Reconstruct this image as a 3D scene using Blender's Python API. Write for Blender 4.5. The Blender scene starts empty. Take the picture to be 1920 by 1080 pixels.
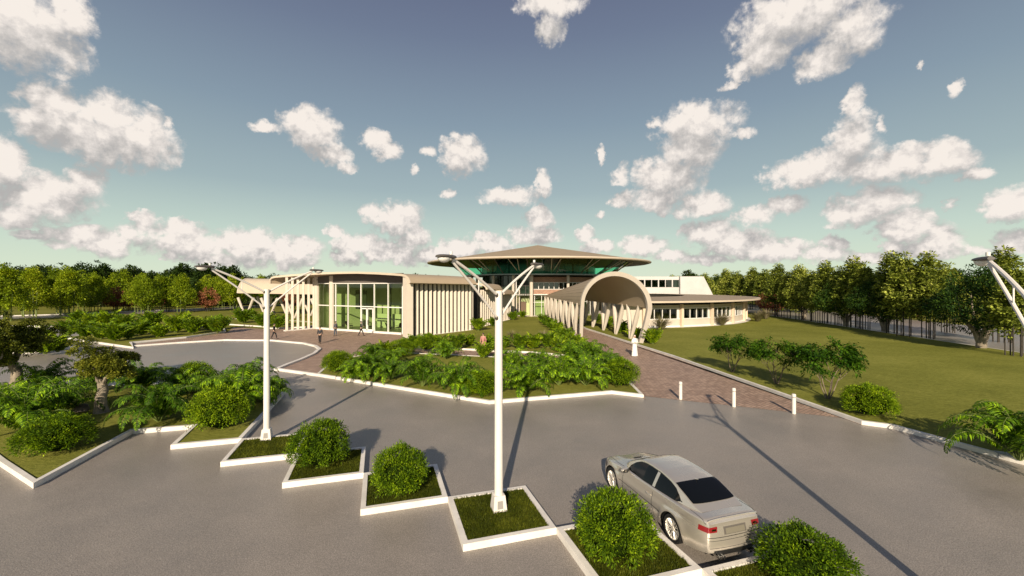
import bpy, bmesh, math, random
import numpy as np
from mathutils import Vector, Matrix, noise as mnoise

# ------------------------------------------------------------------ camera, sky, sun, exposure
sc = bpy.context.scene
COL = sc.collection
R = math.radians
F, HZ, CH = 800.0, 535.0, 6.0           # focal length in px of a 1920 frame, horizon row, eye height (m)
cam_d = bpy.data.cameras.new("camera")
cam_d.sensor_width = 36.0
cam_d.lens = 36.0 * F / 1920.0
cam_d.shift_y = -(540.0 - HZ) / 1920.0
cam_d.clip_end = 6000.0
cam_d.clip_start = 0.1
cam = bpy.data.objects.new("camera", cam_d)
cam.location = (0, 0, CH)
cam.rotation_euler = (R(90), 0, 0)
COL.objects.link(cam)
sc.camera = cam
sc.view_settings.view_transform = 'Standard'
sc.view_settings.look = 'None'
sc.view_settings.exposure = 0.40
sc.view_settings.gamma = 1.0
sc.cycles.max_bounces = 6
sc.cycles.diffuse_bounces = 2
sc.cycles.glossy_bounces = 3
sc.cycles.transmission_bounces = 4
sc.cycles.transparent_max_bounces = 10
sc.cycles.use_denoising = True

SUN_EL = 23.5
SDIR = Vector((0.10, 1.0, 0)).normalized()          # the way shadows fall
sun_d = bpy.data.lights.new("sun", 'SUN')
sun_d.energy = 5.0
# low warm evening sun
sun_d.angle = R(0.5)
sun_d.color = (1.0, 0.86, 0.66)
sun = bpy.data.objects.new("sun", sun_d)
ldir = Vector((SDIR.x * math.cos(R(SUN_EL)), SDIR.y * math.cos(R(SUN_EL)), -math.sin(R(SUN_EL))))
sun.rotation_euler = ldir.to_track_quat('-Z', 'Y').to_euler()
sun.location = (-10, -40, 40)
COL.objects.link(sun)


def gz(px, py, z=0.0):
    """ground point (metres) that stands at a photo pixel"""
    d = F * (CH - z) / (py - HZ)
    return ((px - 960.0) / F * d, d)


# blobs of cumulus: centre and half size, given on a plane chart of the sky and stored as azimuth / elevation
CL = [(40,50,118,80,1),(130,25,50,40,1),(108,195,62,42,1),(185,252,120,48,1),(262,262,68,58,1),(205,215,60,40,1),(318,235,16,12,.9),(50,230,16,14,.8),
 (0,300,42,42,1),(85,370,104,42,1),(160,345,40,36,1),(20,398,50,22,1),(155,445,75,24,1),(60,436,44,10,.9),(205,460,45,22,1),(235,438,26,18,1),
 (262,418,26,20,1),(330,432,66,20,1),(350,460,100,22,1),(455,458,75,26,1),(520,480,75,24,1),(400,485,60,14,1),(560,462,50,20,1),(322,480,20,12,.9),
 (585,240,52,36,1),(502,238,34,10,.95),(622,285,38,22,1),(650,310,26,12,.9),(700,258,26,18,1),(728,282,26,18,1),(868,290,42,36,1),(803,284,18,11,.95),
 (775,320,8,12,.8),(840,360,18,9,.95),(745,412,56,34,1),(700,396,26,14,.9),(780,445,34,20,1),(628,432,22,13,1),(675,458,56,18,1),(735,474,64,20,1),(652,480,30,16,1),(800,478,30,14,1),
 (958,366,54,20,1),(1018,342,18,26,1),(1008,408,28,24,1),(1000,442,52,18,1),(922,462,40,20,1),(862,470,44,20,1),(900,448,22,14,1),(960,480,60,12,1),
 (1100,440,16,17,1),(1118,465,34,14,1),(1122,290,8,19,.9),(1125,405,8,6,.8),(1032,8,62,28,1),(1030,55,26,30,1),
 (1490,28,135,60,1),(1600,50,72,50,1),(1425,100,52,38,1),(1540,110,60,30,1),(1385,128,24,20,.9),(1370,158,16,8,.8),
 (1310,232,88,40,1),(1290,280,60,46,1),(1250,335,66,44,1),(1225,372,70,22,1),(1160,384,24,10,1),(1165,328,22,18,.9),(1228,228,16,12,.8),(1310,382,56,22,1),(1395,255,22,10,.8),
 (1330,436,62,26,1),(1380,452,70,26,1),(1450,468,74,22,1),(1205,464,50,18,1),(1260,480,40,12,1),(1410,402,40,20,1),(1475,386,42,16,1),(1540,478,60,14,1),(1320,486,60,10,1),
 (1598,200,22,34,1),(1600,262,46,44,1),(1560,310,100,30,1),(1490,325,62,26,1),(1660,308,100,34,1),(1760,300,66,34,1),(1820,330,36,12,.9),(1655,235,12,14,.8),
 (1640,382,78,34,1),(1580,400,44,26,1),(1700,420,70,26,1),(1765,448,54,32,1),(1690,440,50,18,1),(1564,455,26,12,.95),(1670,470,26,14,1),(1835,470,30,10,.9),
 (1782,165,15,22,.85),(1720,120,10,9,.7),(1892,382,54,34,1),(1900,458,46,22,1),(1795,380,18,9,.8),(1730,470,60,16,1),(1620,484,50,12,1)]


def blob_angles(cx, cy, rx, ry):
    x, z = (cx - 960) / F, (HZ - cy) / F
    az, h = math.atan(x), math.hypot(1, x)
    el = math.atan(z / h)
    a1 = math.atan((cx + rx - 960) / F) - az
    el1 = math.atan((HZ - (cy - ry)) / F / h) - el
    return az, el, max(a1, .004), max(el1, .004)


def nd(nt, t, **kw):
    n = nt.nodes.new(t)
    for k, v in kw.items():
        if k.startswith('i_'):
            n.inputs[k[2:]].default_value = v
        else:
            setattr(n, k, v)
    return n


def mth(nt, op, a, b=None, c=None, clamp=False):
    n = nt.nodes.new('ShaderNodeMath')
    n.operation = op
    n.use_clamp = clamp
    for i, v in enumerate((a, b, c)):
        if v is None:
            continue
        if isinstance(v, (int, float)):
            n.inputs[i].default_value = v
        else:
            nt.links.new(v, n.inputs[i])
    return n.outputs[0]


def cloud_group():
    g = bpy.data.node_groups.new("cloud_field", 'ShaderNodeTree')
    g.interface.new_socket("Angles", in_out='INPUT', socket_type='NodeSocketVector')
    g.interface.new_socket("Density", in_out='OUTPUT', socket_type='NodeSocketFloat')
    gi, go = g.nodes.new('NodeGroupInput'), g.nodes.new('NodeGroupOutput')
    cur = None
    for (cx, cy, rx, ry, w) in CL:
        az, el, ra, re = blob_angles(cx, cy, rx * 1.34, ry * 1.42)
        mp = g.nodes.new('ShaderNodeMapping')
        mp.vector_type = 'POINT'
        mp.inputs['Location'].default_value = (-az / ra, -el / re, 0)
        mp.inputs['Scale'].default_value = (1 / ra, 1 / re, 0)
        g.links.new(gi.outputs[0], mp.inputs['Vector'])
        gr = g.nodes.new('ShaderNodeTexGradient')
        gr.gradient_type = 'SPHERICAL'
        g.links.new(mp.outputs[0], gr.inputs[0])
        v = gr.outputs['Fac']
        if w < .99:
            v = mth(g, 'MULTIPLY', v, w)
        cur = v if cur is None else mth(g, 'MAXIMUM', cur, v)
    g.links.new(cur, go.inputs[0])
    return g


def make_world():
    w = bpy.data.worlds.new("World")
    sc.world = w
    w.use_nodes = True
    nt = w.node_tree
    nt.nodes.clear()
    L = nt.links.new
    out = nt.nodes.new('ShaderNodeOutputWorld')
    bg = nt.nodes.new('ShaderNodeBackground')
    tc = nt.nodes.new('ShaderNodeTexCoord')
    sep = nt.nodes.new('ShaderNodeSeparateXYZ')
    L(tc.outputs['Generated'], sep.inputs[0])
    X, Y, Z = sep.outputs
    el = mth(nt, 'ARCSINE', Z)
    az = mth(nt, 'ARCTAN2', X, Y)
    # clear sky: physical sky graded towards the slate blue / mint of the place
    sky = nd(nt, 'ShaderNodeTexSky', sky_type='NISHITA', sun_disc=False, sun_elevation=R(SUN_EL),
             sun_rotation=math.atan2(-SDIR.x, -SDIR.y), air_density=1.0, dust_density=1.5, ozone_density=2.0)
    skys = nd(nt, 'ShaderNodeVectorMath', operation='SCALE')
    L(sky.outputs[0], skys.inputs[0])
    skys.inputs['Scale'].default_value = 0.06
    ramp = nt.nodes.new('ShaderNodeValToRGB')
    L(mth(nt, 'MULTIPLY', el, 1 / R(60)), ramp.inputs[0])
    stops = [(0.0, (.76, .82, .66)), (.03, (.70, .80, .63)), (.10, (.57, .69, .60)), (.20, (.37, .47, .485)),
             (.34, (.25, .33, .40)), (.50, (.165, .205, .295)), (.62, (.125, .145, .235)), (1.0, (.08, .09, .16))]
    e = ramp.color_ramp.elements
    while len(e) < len(stops):
        e.new(.5)
    for k, (p, c) in enumerate(stops):
        e[k].position = p
        e[k].color = (*c, 1)
    mix = nd(nt, 'ShaderNodeMix', data_type='RGBA')
    mix.inputs['Factor'].default_value = 0.88
    L(skys.outputs[0], mix.inputs['A'])
    L(ramp.outputs[0], mix.inputs['B'])
    # clouds
    ang = nt.nodes.new('ShaderNodeCombineXYZ')
    L(az, ang.inputs[0])
    L(el, ang.inputs[1])
    # warp so that the outlines are ragged (finer near the horizon, as far clouds are smaller)
    n1 = nd(nt, 'ShaderNodeTexNoise', i_Scale=13.0, i_Detail=8.0, i_Roughness=.68)
    L(ang.outputs[0], n1.inputs['Vector'])
    w1 = nd(nt, 'ShaderNodeVectorMath', operation='SUBTRACT')
    L(n1.outputs['Color'], w1.inputs[0])
    w1.inputs[1].default_value = (.5, .5, .5)
    w2 = nd(nt, 'ShaderNodeVectorMath', operation='MULTIPLY')
    L(w1.outputs[0], w2.inputs[0])
    w2.inputs[1].default_value = (.075, .055, 0)
    wp = nd(nt, 'ShaderNodeVectorMath', operation='ADD')
    L(ang.outputs[0], wp.inputs[0])
    L(w2.outputs[0], wp.inputs[1])
    G = cloud_group()

    def field(vec):
        g = nt.nodes.new('ShaderNodeGroup')
        g.node_tree = G
        L(vec, g.inputs[0])
        return g.outputs[0]

    def fbm(vec):
        a = nd(nt, 'ShaderNodeTexNoise', i_Scale=19.0, i_Detail=10.0, i_Roughness=.62, i_Distortion=.25)
        L(vec, a.inputs['Vector'])
        b2 = nd(nt, 'ShaderNodeTexNoise', i_Scale=52.0, i_Detail=7.0, i_Roughness=.6, i_Distortion=.2)
        L(vec, b2.inputs['Vector'])
        wgt = mth(nt, 'MULTIPLY', mth(nt, 'SUBTRACT', 1.0, mth(nt, 'MULTIPLY', el, 2.4), clamp=True), .62)
        wgt = mth(nt, 'MAXIMUM', wgt, .36)
        return mth(nt, 'ADD', mth(nt, 'MULTIPLY', a.outputs['Fac'], mth(nt, 'SUBTRACT', 1.0, wgt)), mth(nt, 'MULTIPLY', b2.outputs['Fac'], wgt))
    d0 = field(wp.outputs[0])
    f0 = fbm(ang.outputs[0])
    up = nd(nt, 'ShaderNodeVectorMath', operation='ADD')
    L(ang.outputs[0], up.inputs[0])
    up.inputs[1].default_value = (-.006, .018, 0)
    f1 = fbm(up.outputs[0])
    up2 = nd(nt, 'ShaderNodeVectorMath', operation='ADD')
    L(wp.outputs[0], up2.inputs[0])
    up2.inputs[1].default_value = (0, .045, 0)
    d1 = field(up2.outputs[0])
    nk = mth(nt, 'MULTIPLY', d0, 6.0, clamp=True)
    dens = mth(nt, 'ADD', mth(nt, 'POWER', d0, .6), mth(nt, 'MULTIPLY', mth(nt, 'MULTIPLY', mth(nt, 'SUBTRACT', f0, .49), nk), mth(nt, 'SUBTRACT', 2.7, mth(nt, 'MULTIPLY', d0, 2.4, clamp=True))))
    al = nd(nt, 'ShaderNodeMapRange', interpolation_type='SMOOTHSTEP')
    L(dens, al.inputs['Value'])
    al.inputs['From Min'].default_value = .24
    al.inputs['From Max'].default_value = .72
    gate = mth(nt, 'GREATER_THAN', d0, .001)
    alpha = mth(nt, 'MULTIPLY', al.outputs[0], gate)
    # light: puffs bright where the field falls off upwards, grey where cloud lies above
    puff = mth(nt, 'MULTIPLY', mth(nt, 'SUBTRACT', f0, f1), 3.0)
    under = mth(nt, 'MULTIPLY', mth(nt, 'SUBTRACT', d1, d0), .85)
    s = mth(nt, 'ADD', mth(nt, 'SUBTRACT', .50, under), puff)
    cr = nt.nodes.new('ShaderNodeValToRGB')
    L(s, cr.inputs[0])
    ce = cr.color_ramp.elements
    ce.new(.45)
    ce.new(.72)
    for k, (p, c) in enumerate([(.10, (.44, .425, .415)), (.42, (.56, .53, .505)), (.72, (.72, .67, .63)), (1.0, (.88, .81, .745))]):
        ce[k].position = p
        ce[k].color = (*c, 1)
    fin = nd(nt, 'ShaderNodeMix', data_type='RGBA')
    L(alpha, fin.inputs['Factor'])
    L(mix.outputs['Result'], fin.inputs['A'])
    L(cr.outputs[0], fin.inputs['B'])
    L(fin.outputs['Result'], bg.inputs['Color'])
    bg.inputs['Strength'].default_value = 0.80
    L(bg.outputs[0], out.inputs['Surface'])
    w.cycles.sampling_method = 'MANUAL'
    w.cycles.sample_map_resolution = 512


make_world()
# ------------------------------------------------------------------ helpers
rnd = random.Random(7)
KINDV = {}


def tag(o, label=None, cat=None, group=None, kind=None):
    if label: o['label'] = label
    if cat: o['category'] = cat
    if group: o['group'] = group
    if kind: o['kind'] = kind
    return o


def empty(name, loc=(0, 0, 0), rz=0.0, label=None, cat=None, group=None):
    o = bpy.data.objects.new(name, None)
    o.empty_display_size = .3
    o.location = loc
    o.rotation_euler = (0, 0, rz)
    COL.objects.link(o)
    return tag(o, label, cat, group)


def kids(o):
    return KINDV.get(o.name, [])


class MB:
    def __init__(s):
        s.v, s.f = [], []

    def add(s, vs, fs):
        n = len(s.v)
        s.v += [tuple(p) for p in vs]
        s.f += [tuple(n + i for i in f) for f in fs]
        return s

    def box(s, c, size, rz=0.0, m=None):
        x, y, z = size[0] / 2, size[1] / 2, size[2] / 2
        cs, sn = math.cos(rz), math.sin(rz)
        vs = []
        for dz in (-z, z):
            for dx, dy in ((-x, -y), (x, -y), (x, y), (-x, y)):
                vs.append((c[0] + dx * cs - dy * sn, c[1] + dx * sn + dy * cs, c[2] + dz))
        return s.add(vs, [(3, 2, 1, 0), (4, 5, 6, 7), (0, 1, 5, 4), (1, 2, 6, 5), (2, 3, 7, 6), (3, 0, 4, 7)])

    def wall(s, a, b, z0, z1, th=.2, both=True):
        """upright slab from a to b (2D), th thick, centred"""
        d = Vector((b[0] - a[0], b[1] - a[1]))
        return s.box(((a[0] + b[0]) / 2, (a[1] + b[1]) / 2, (z0 + z1) / 2), (d.length, th, z1 - z0), math.atan2(d.y, d.x))

    def pane(s, a, b, z0, z1):
        return s.add([(a[0], a[1], z0), (b[0], b[1], z0), (b[0], b[1], z1), (a[0], a[1], z1)], [(0, 1, 2, 3)])

    def prism(s, poly, z0, z1, bottom=True):
        n = len(poly)
        a = sum(poly[i][0] * poly[(i + 1) % n][1] - poly[(i + 1) % n][0] * poly[i][1] for i in range(n))
        if a < 0: poly = poly[::-1]
        vs = [(p[0], p[1], z0) for p in poly] + [(p[0], p[1], z1) for p in poly]
        fs = [(i, (i + 1) % n, n + (i + 1) % n, n + i) for i in range(n)] + [tuple(range(n, 2 * n))]
        if bottom: fs.append(tuple(range(n - 1, -1, -1)))
        return s.add(vs, fs)

    def tube(s, pts, radii, n=10, cap=True, flat=1.0):
        pts = [Vector(p) for p in pts]
        if not hasattr(radii, '__len__'): radii = [radii] * len(pts)
        base = len(s.v)
        up = Vector((0, 0, 1))
        prev = None
        for i, p in enumerate(pts):
            t = (pts[min(i + 1, len(pts) - 1)] - pts[max(i - 1, 0)]).normalized()
            if prev is None:
                a = t.cross(up)
                if a.length < .1: a = t.cross(Vector((1, 0, 0)))
            else:
                a = prev - t * prev.dot(t)
            a.normalize()
            prev = a
            b = t.cross(a)
            for k in range(n):
                an = 2 * math.pi * k / n
                s.v.append(tuple(p + a * (math.cos(an) * radii[i]) + b * (math.sin(an) * radii[i] * flat)))
        for i in range(len(pts) - 1):
            for k in range(n):
                a0, a1 = base + i * n + k, base + i * n + (k + 1) % n
                s.f.append((a0, a0 + n, a1 + n, a1))
        if cap:
            s.f.append(tuple(base + k for k in range(n)))
            e = base + (len(pts) - 1) * n
            s.f.append(tuple(e + k for k in range(n - 1, -1, -1)))
        return s

    def lathe(s, prof, c=(0, 0, 0), n=24, a0=0.0, a1=2 * math.pi, close=False):
        """prof = [(r, z)...] about the z axis"""
        full = abs(a1 - a0 - 2 * math.pi) < 1e-6
        m = n if full else n + 1
        base = len(s.v)
        for (r, z) in prof:
            for k in range(m):
                an = a0 + (a1 - a0) * k / n
                s.v.append((c[0] + r * math.cos(an), c[1] + r * math.sin(an), c[2] + z))
        P = len(prof)
        for i in range(P if close else P - 1):
            j = (i + 1) % P
            for k in range(n):
                k2 = (k + 1) % m
                s.f.append((base + i * m + k, base + i * m + k2, base + j * m + k2, base + j * m + k))
        return s

    def grid(s, fn, nu, nv, flip=False):
        base = len(s.v)
        for i in range(nu + 1):
            for j in range(nv + 1):
                s.v.append(tuple(fn(i / nu, j / nv)))
        for i in range(nu):
            for j in range(nv):
                a = base + i * (nv + 1) + j
                q = (a, a + nv + 1, a + nv + 2, a + 1)
                s.f.append(q[::-1] if flip else q)
        return s

    def build(s, name, mat, parent=None, smooth=False, org=None, bevel=0.0):
        o3 = Vector(org) if org is not None else None
        vs = s.v if o3 is None else [(p[0] - o3.x, p[1] - o3.y, p[2] - o3.z) for p in s.v]
        me = bpy.data.meshes.new(name)
        me.from_pydata(vs, [], s.f)
        me.materials.append(mat)
        if smooth:
            me.polygons.foreach_set('use_smooth', [True] * len(me.polygons))
            if smooth != 'all':
                me.set_sharp_from_angle(angle=R(38))
        me.update()
        o = bpy.data.objects.new(name, me)
        COL.objects.link(o)
        if bevel:
            b = o.modifiers.new('bevel', 'BEVEL')
            b.width = bevel
            b.segments = 2
            b.limit_method = 'ANGLE'
        if parent is not None:
            o.parent = parent
            KINDV.setdefault(parent.name, []).append(o)
        return o


def copy_tree(o, parent=None):
    c = o.copy()
    COL.objects.link(c)
    if parent is not None:
        c.parent = parent
        KINDV.setdefault(parent.name, []).append(c)
    for ch in list(kids(o)):
        copy_tree(ch, c)
    return c


def inset(poly, d):
    n = len(poly)
    a = sum(poly[i][0] * poly[(i + 1) % n][1] - poly[(i + 1) % n][0] * poly[i][1] for i in range(n))
    sg = 1 if a > 0 else -1
    out = []
    for i in range(n):
        p0, p1, p2 = Vector(poly[i - 1]), Vector(poly[i]), Vector(poly[(i + 1) % n])
        e1, e2 = (p1 - p0).normalized(), (p2 - p1).normalized()
        n1, n2 = Vector((-e1.y, e1.x)) * sg, Vector((-e2.y, e2.x)) * sg
        b = (n1 + n2)
        b = b / max(b.length_squared / 2, .35)
        out.append(tuple(p1 + b * d))
    return out


ORD = "first second third fourth fifth sixth seventh eighth ninth tenth eleventh twelfth thirteenth fourteenth fifteenth sixteenth seventeenth eighteenth nineteenth twentieth".split()
TENS = {20: 'twenty', 30: 'thirty', 40: 'forty', 50: 'fifty', 60: 'sixty', 70: 'seventy', 80: 'eighty', 90: 'ninety'}


def ordw(i):
    if i < 20: return ORD[i]
    t, u = (i + 1) // 10 * 10, (i + 1) % 10
    if u == 0: return TENS[t][:-1] + 'ieth'
    return TENS[t] + '-' + ORD[u - 1]


# ------------------------------------------------------------------ materials
def mat(name, col, rough=.7, metal=0.0, var=.12, scale=3.0, col2=None, bump=0.0, bscale=60.0, spec=.5, coat=0.0, coords='Object', stretch=None, detail=6.0):
    m = bpy.data.materials.new(name)
    m.use_nodes = True
    nt = m.node_tree
    b = nt.nodes['Principled BSDF']
    b.inputs['Roughness'].default_value = rough
    b.inputs['Metallic'].default_value = metal
    b.inputs['Specular IOR Level'].default_value = spec
    b.inputs['Coat Weight'].default_value = coat
    tc = nt.nodes.new('ShaderNodeTexCoord')
    src = tc.outputs[coords]
    if stretch:
        mp = nt.nodes.new('ShaderNodeMapping')
        mp.inputs['Scale'].default_value = stretch
        nt.links.new(src, mp.inputs[0])
        src = mp.outputs[0]
    if var > 0 or col2:
        n = nd(nt, 'ShaderNodeTexNoise', i_Scale=scale, i_Detail=detail, i_Roughness=.6)
        nt.links.new(src, n.inputs['Vector'])
        r = nt.nodes.new('ShaderNodeValToRGB')
        nt.links.new(n.outputs['Fac'], r.inputs[0])
        c1 = tuple(c * (1 - var) for c in col)
        c2 = col2 or tuple(min(1, c * (1 + var)) for c in col)
        r.color_ramp.elements[0].position, r.color_ramp.elements[1].position = .33, .67
        r.color_ramp.elements[0].color, r.color_ramp.elements[1].color = (*c1, 1), (*c2, 1)
        nt.links.new(r.outputs[0], b.inputs['Base Color'])
    else:
        b.inputs['Base Color'].default_value = (*col, 1)
    if bump > 0:
        n2 = nd(nt, 'ShaderNodeTexNoise', i_Scale=bscale, i_Detail=3.0)
        nt.links.new(src, n2.inputs['Vector'])
        bp = nd(nt, 'ShaderNodeBump', i_Strength=bump, i_Distance=.02)
        nt.links.new(n2.outputs['Fac'], bp.inputs['Height'])
        nt.links.new(bp.outputs[0], b.inputs['Normal'])
    return m


def leaf_mat(name, c1, c2, c3=None, scale=2.2, trans=.22):
    m = bpy.data.materials.new(name)
    m.use_nodes = True
    nt = m.node_tree
    L = nt.links.new
    out = nt.nodes['Material Output']
    nt.nodes.remove(nt.nodes['Principled BSDF'])
    tc = nt.nodes.new('ShaderNodeTexCoord')
    oi = nt.nodes.new('ShaderNodeObjectInfo')
    n = nd(nt, 'ShaderNodeTexNoise', i_Scale=scale, i_Detail=2.0)
    L(tc.outputs['Object'], n.inputs['Vector'])
    g = nd(nt, 'ShaderNodeNewGeometry')
    v = mth(nt, 'ADD', mth(nt, 'MULTIPLY', mth(nt, 'SUBTRACT', n.outputs['Fac'], .5), 1.5),
            mth(nt, 'MULTIPLY', g.outputs['Random Per Island'], .75))
    v = mth(nt, 'ADD', v, mth(nt, 'MULTIPLY', mth(nt, 'SUBTRACT', oi.outputs['Random'], .5), .35))
    r = nt.nodes.new('ShaderNodeValToRGB')
    L(v, r.inputs[0])
    e = r.color_ramp.elements
    e[0].color, e[1].color = (*c1, 1), (*c2, 1)
    e[0].position, e[1].position = .08, .62
    if c3:
        k = e.new(.95)
        k.color = (*c3, 1)
    d = nt.nodes.new('ShaderNodeBsdfPrincipled')
    d.inputs['Roughness'].default_value = .55
    d.inputs['Specular IOR Level'].default_value = .12
    L(r.outputs[0], d.inputs['Base Color'])
    t = nt.nodes.new('ShaderNodeBsdfTranslucent')
    hs = nd(nt, 'ShaderNodeHueSaturation', i_Hue=.49, i_Saturation=1.1, i_Value=1.5)
    L(r.outputs[0], hs.inputs['Color'])
    L(hs.outputs[0], t.inputs[0])
    mx = nt.nodes.new('ShaderNodeMixShader')
    mx.inputs[0].default_value = trans
    L(d.outputs[0], mx.inputs[1])
    L(t.outputs[0], mx.inputs[2])
    L(mx.outputs[0], out.inputs['Surface'])
    return m


def glass_mat(name, tint, refl=.10, through=.8, rough=.02):
    """thin tinted pane: tinted see-through plus a mirror part that grows at grazing angles"""
    m = bpy.data.materials.new(name)
    m.use_nodes = True
    nt = m.node_tree
    L = nt.links.new
    out = nt.nodes['Material Output']
    nt.nodes.remove(nt.nodes['Principled BSDF'])
    tr = nt.nodes.new('ShaderNodeBsdfTransparent')
    tr.inputs[0].default_value = (*[c * through for c in tint], 1)
    gl = nd(nt, 'ShaderNodeBsdfGlossy', i_Roughness=rough)
    gl.inputs[0].default_value = (.9, .95, .9, 1)
    fr = nd(nt, 'ShaderNodeLayerWeight', i_Blend=.5)
    mx = nt.nodes.new('ShaderNodeMixShader')
    L(mth(nt, 'ADD', mth(nt, 'MULTIPLY', mth(nt, 'POWER', fr.outputs['Facing'], 5.0), .7), refl + .05, clamp=True), mx.inputs[0])
    L(tr.outputs[0], mx.inputs[1])
    L(gl.outputs[0], mx.inputs[2])
    L(mx.outputs[0], out.inputs['Surface'])
    return m


def asphalt_mat():
    m = bpy.data.materials.new('asphalt')
    m.use_nodes = True
    nt = m.node_tree
    L = nt.links.new
    b = nt.nodes['Principled BSDF']
    tc = nt.nodes.new('ShaderNodeTexCoord')
    big = nd(nt, 'ShaderNodeTexNoise', i_Scale=.30, i_Detail=8.0, i_Roughness=.68)
    fine = nd(nt, 'ShaderNodeTexNoise', i_Scale=34.0, i_Detail=2.0)
    vf = nd(nt, 'ShaderNodeTexVoronoi', i_Scale=55.0)
    for n in (big, fine, vf):
        L(tc.outputs['Object'], n.inputs['Vector'])
    r = nt.nodes.new('ShaderNodeValToRGB')
    L(big.outputs['Fac'], r.inputs[0])
    r.color_ramp.elements[0].position, r.color_ramp.elements[1].position = .30, .70
    r.color_ramp.elements[0].color, r.color_ramp.elements[1].color = (.205, .181, .160, 1), (.292, .256, .225, 1)
    k = mth(nt, 'ADD', mth(nt, 'MULTIPLY', fine.outputs['Fac'], 1.1), mth(nt, 'MULTIPLY', vf.outputs['Distance'], .55))
    mul = nd(nt, 'ShaderNodeVectorMath', operation='SCALE')
    L(r.outputs[0], mul.inputs[0])
    L(mth(nt, 'ADD', mth(nt, 'MULTIPLY', k, 1.25), .03), mul.inputs['Scale'])
    L(mul.outputs[0], b.inputs['Base Color'])
    r2 = nd(nt, 'ShaderNodeMapRange', i_Value=.5)
    L(big.outputs['Fac'], r2.inputs['Value'])
    r2.inputs['From Min'].default_value, r2.inputs['From Max'].default_value = .35, .65
    r2.inputs['To Min'].default_value, r2.inputs['To Max'].default_value = .30, .46
    L(r2.outputs[0], b.inputs['Roughness'])
    b.inputs['Specular IOR Level'].default_value = .42
    bp = nd(nt, 'ShaderNodeBump', i_Strength=.35, i_Distance=.012)
    L(k, bp.inputs['Height'])
    L(bp.outputs[0], b.inputs['Normal'])
    return m


def paver_mat():
    m = bpy.data.materials.new('brick_pavers')
    m.use_nodes = True
    nt = m.node_tree
    L = nt.links.new
    b = nt.nodes['Principled BSDF']
    tc = nt.nodes.new('ShaderNodeTexCoord')
    mp = nt.nodes.new('ShaderNodeMapping')
    mp.inputs['Rotation'].default_value = (0, 0, R(-38))
    L(tc.outputs['Object'], mp.inputs[0])
    bk = nd(nt, 'ShaderNodeTexBrick', i_Scale=1.0)
    bk.inputs['Brick Width'].default_value = .34
    bk.inputs['Row Height'].default_value = .17
    bk.inputs['Mortar Size'].default_value = .012
    bk.inputs['Color1'].default_value = (.27, .175, .13, 1)
    bk.inputs['Color2'].default_value = (.46, .315, .235, 1)
    bk.inputs['Mortar'].default_value = (.13, .105, .09, 1)
    bk.inputs['Bias'].default_value = .25
    L(mp.outputs[0], bk.inputs['Vector'])
    bk2 = nd(nt, 'ShaderNodeTexBrick', i_Scale=1.0)
    bk2.inputs['Brick Width'].default_value = .68
    bk2.inputs['Row Height'].default_value = .34
    bk2.inputs['Mortar Size'].default_value = .0
    bk2.inputs['Color1'].default_value = (.72, .66, .62, 1)
    bk2.inputs['Color2'].default_value = (1, 1, 1, 1)
    bk2.inputs['Bias'].default_value = .6
    L(mp.outputs[0], bk2.inputs['Vector'])
    n = nd(nt, 'ShaderNodeTexNoise', i_Scale=1.2, i_Detail=6.0)
    L(tc.outputs['Object'], n.inputs['Vector'])
    mx = nd(nt, 'ShaderNodeMix', data_type='RGBA', blend_type='MULTIPLY')
    mx.inputs['Factor'].default_value = 1
    L(bk.outputs[0], mx.inputs['A'])
    L(bk2.outputs[0], mx.inputs['B'])
    sc2 = nd(nt, 'ShaderNodeVectorMath', operation='SCALE')
    L(mx.outputs['Result'], sc2.inputs[0])
    L(mth(nt, 'ADD', mth(nt, 'MULTIPLY', n.outputs['Fac'], .5), .72), sc2.inputs['Scale'])
    L(sc2.outputs[0], b.inputs['Base Color'])
    b.inputs['Roughness'].default_value = .6
    bp = nd(nt, 'ShaderNodeBump', i_Strength=.4, i_Distance=.01)
    L(bk.outputs['Fac'], bp.inputs['Height'])
    bp.invert = True
    L(bp.outputs[0], b.inputs['Normal'])
    return m


def lawn_mat(name, c1, c2, c3):
    m = bpy.data.materials.new(name)
    m.use_nodes = True
    nt = m.node_tree
    L = nt.links.new
    b = nt.nodes['Principled BSDF']
    tc = nt.nodes.new('ShaderNodeTexCoord')
    a = nd(nt, 'ShaderNodeTexNoise', i_Scale=.12, i_Detail=6.0, i_Roughness=.65)
    f = nd(nt, 'ShaderNodeTexNoise', i_Scale=4.0, i_Detail=8.0, i_Roughness=.8)
    mp = nt.nodes.new('ShaderNodeMapping')
    mp.inputs['Rotation'].default_value = (0, 0, R(35))
    mp.inputs['Scale'].default_value = (1.0, 3.0, 1)
    L(tc.outputs['Object'], mp.inputs[0])
    L(tc.outputs['Object'], a.inputs['Vector'])
    L(mp.outputs[0], f.inputs['Vector'])
    v = mth(nt, 'ADD', mth(nt, 'MULTIPLY', a.outputs['Fac'], .35), mth(nt, 'MULTIPLY', f.outputs['Fac'], .72))
    r = nt.nodes.new('ShaderNodeValToRGB')
    L(v, r.inputs[0])
    e = r.color_ramp.elements
    e.new(.52)
    for k, (p, c) in enumerate(((.40, c1), (.53, c2), (.68, c3))):
        e[k].position = p
        e[k].color = (*c, 1)
    L(r.outputs[0], b.inputs['Base Color'])
    b.inputs['Roughness'].default_value = .85
    b.inputs['Specular IOR Level'].default_value = .05
    bp = nd(nt, 'ShaderNodeBump', i_Strength=.7, i_Distance=.06)
    L(f.outputs['Fac'], bp.inputs['Height'])
    L(bp.outputs[0], b.inputs['Normal'])
    return m


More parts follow.
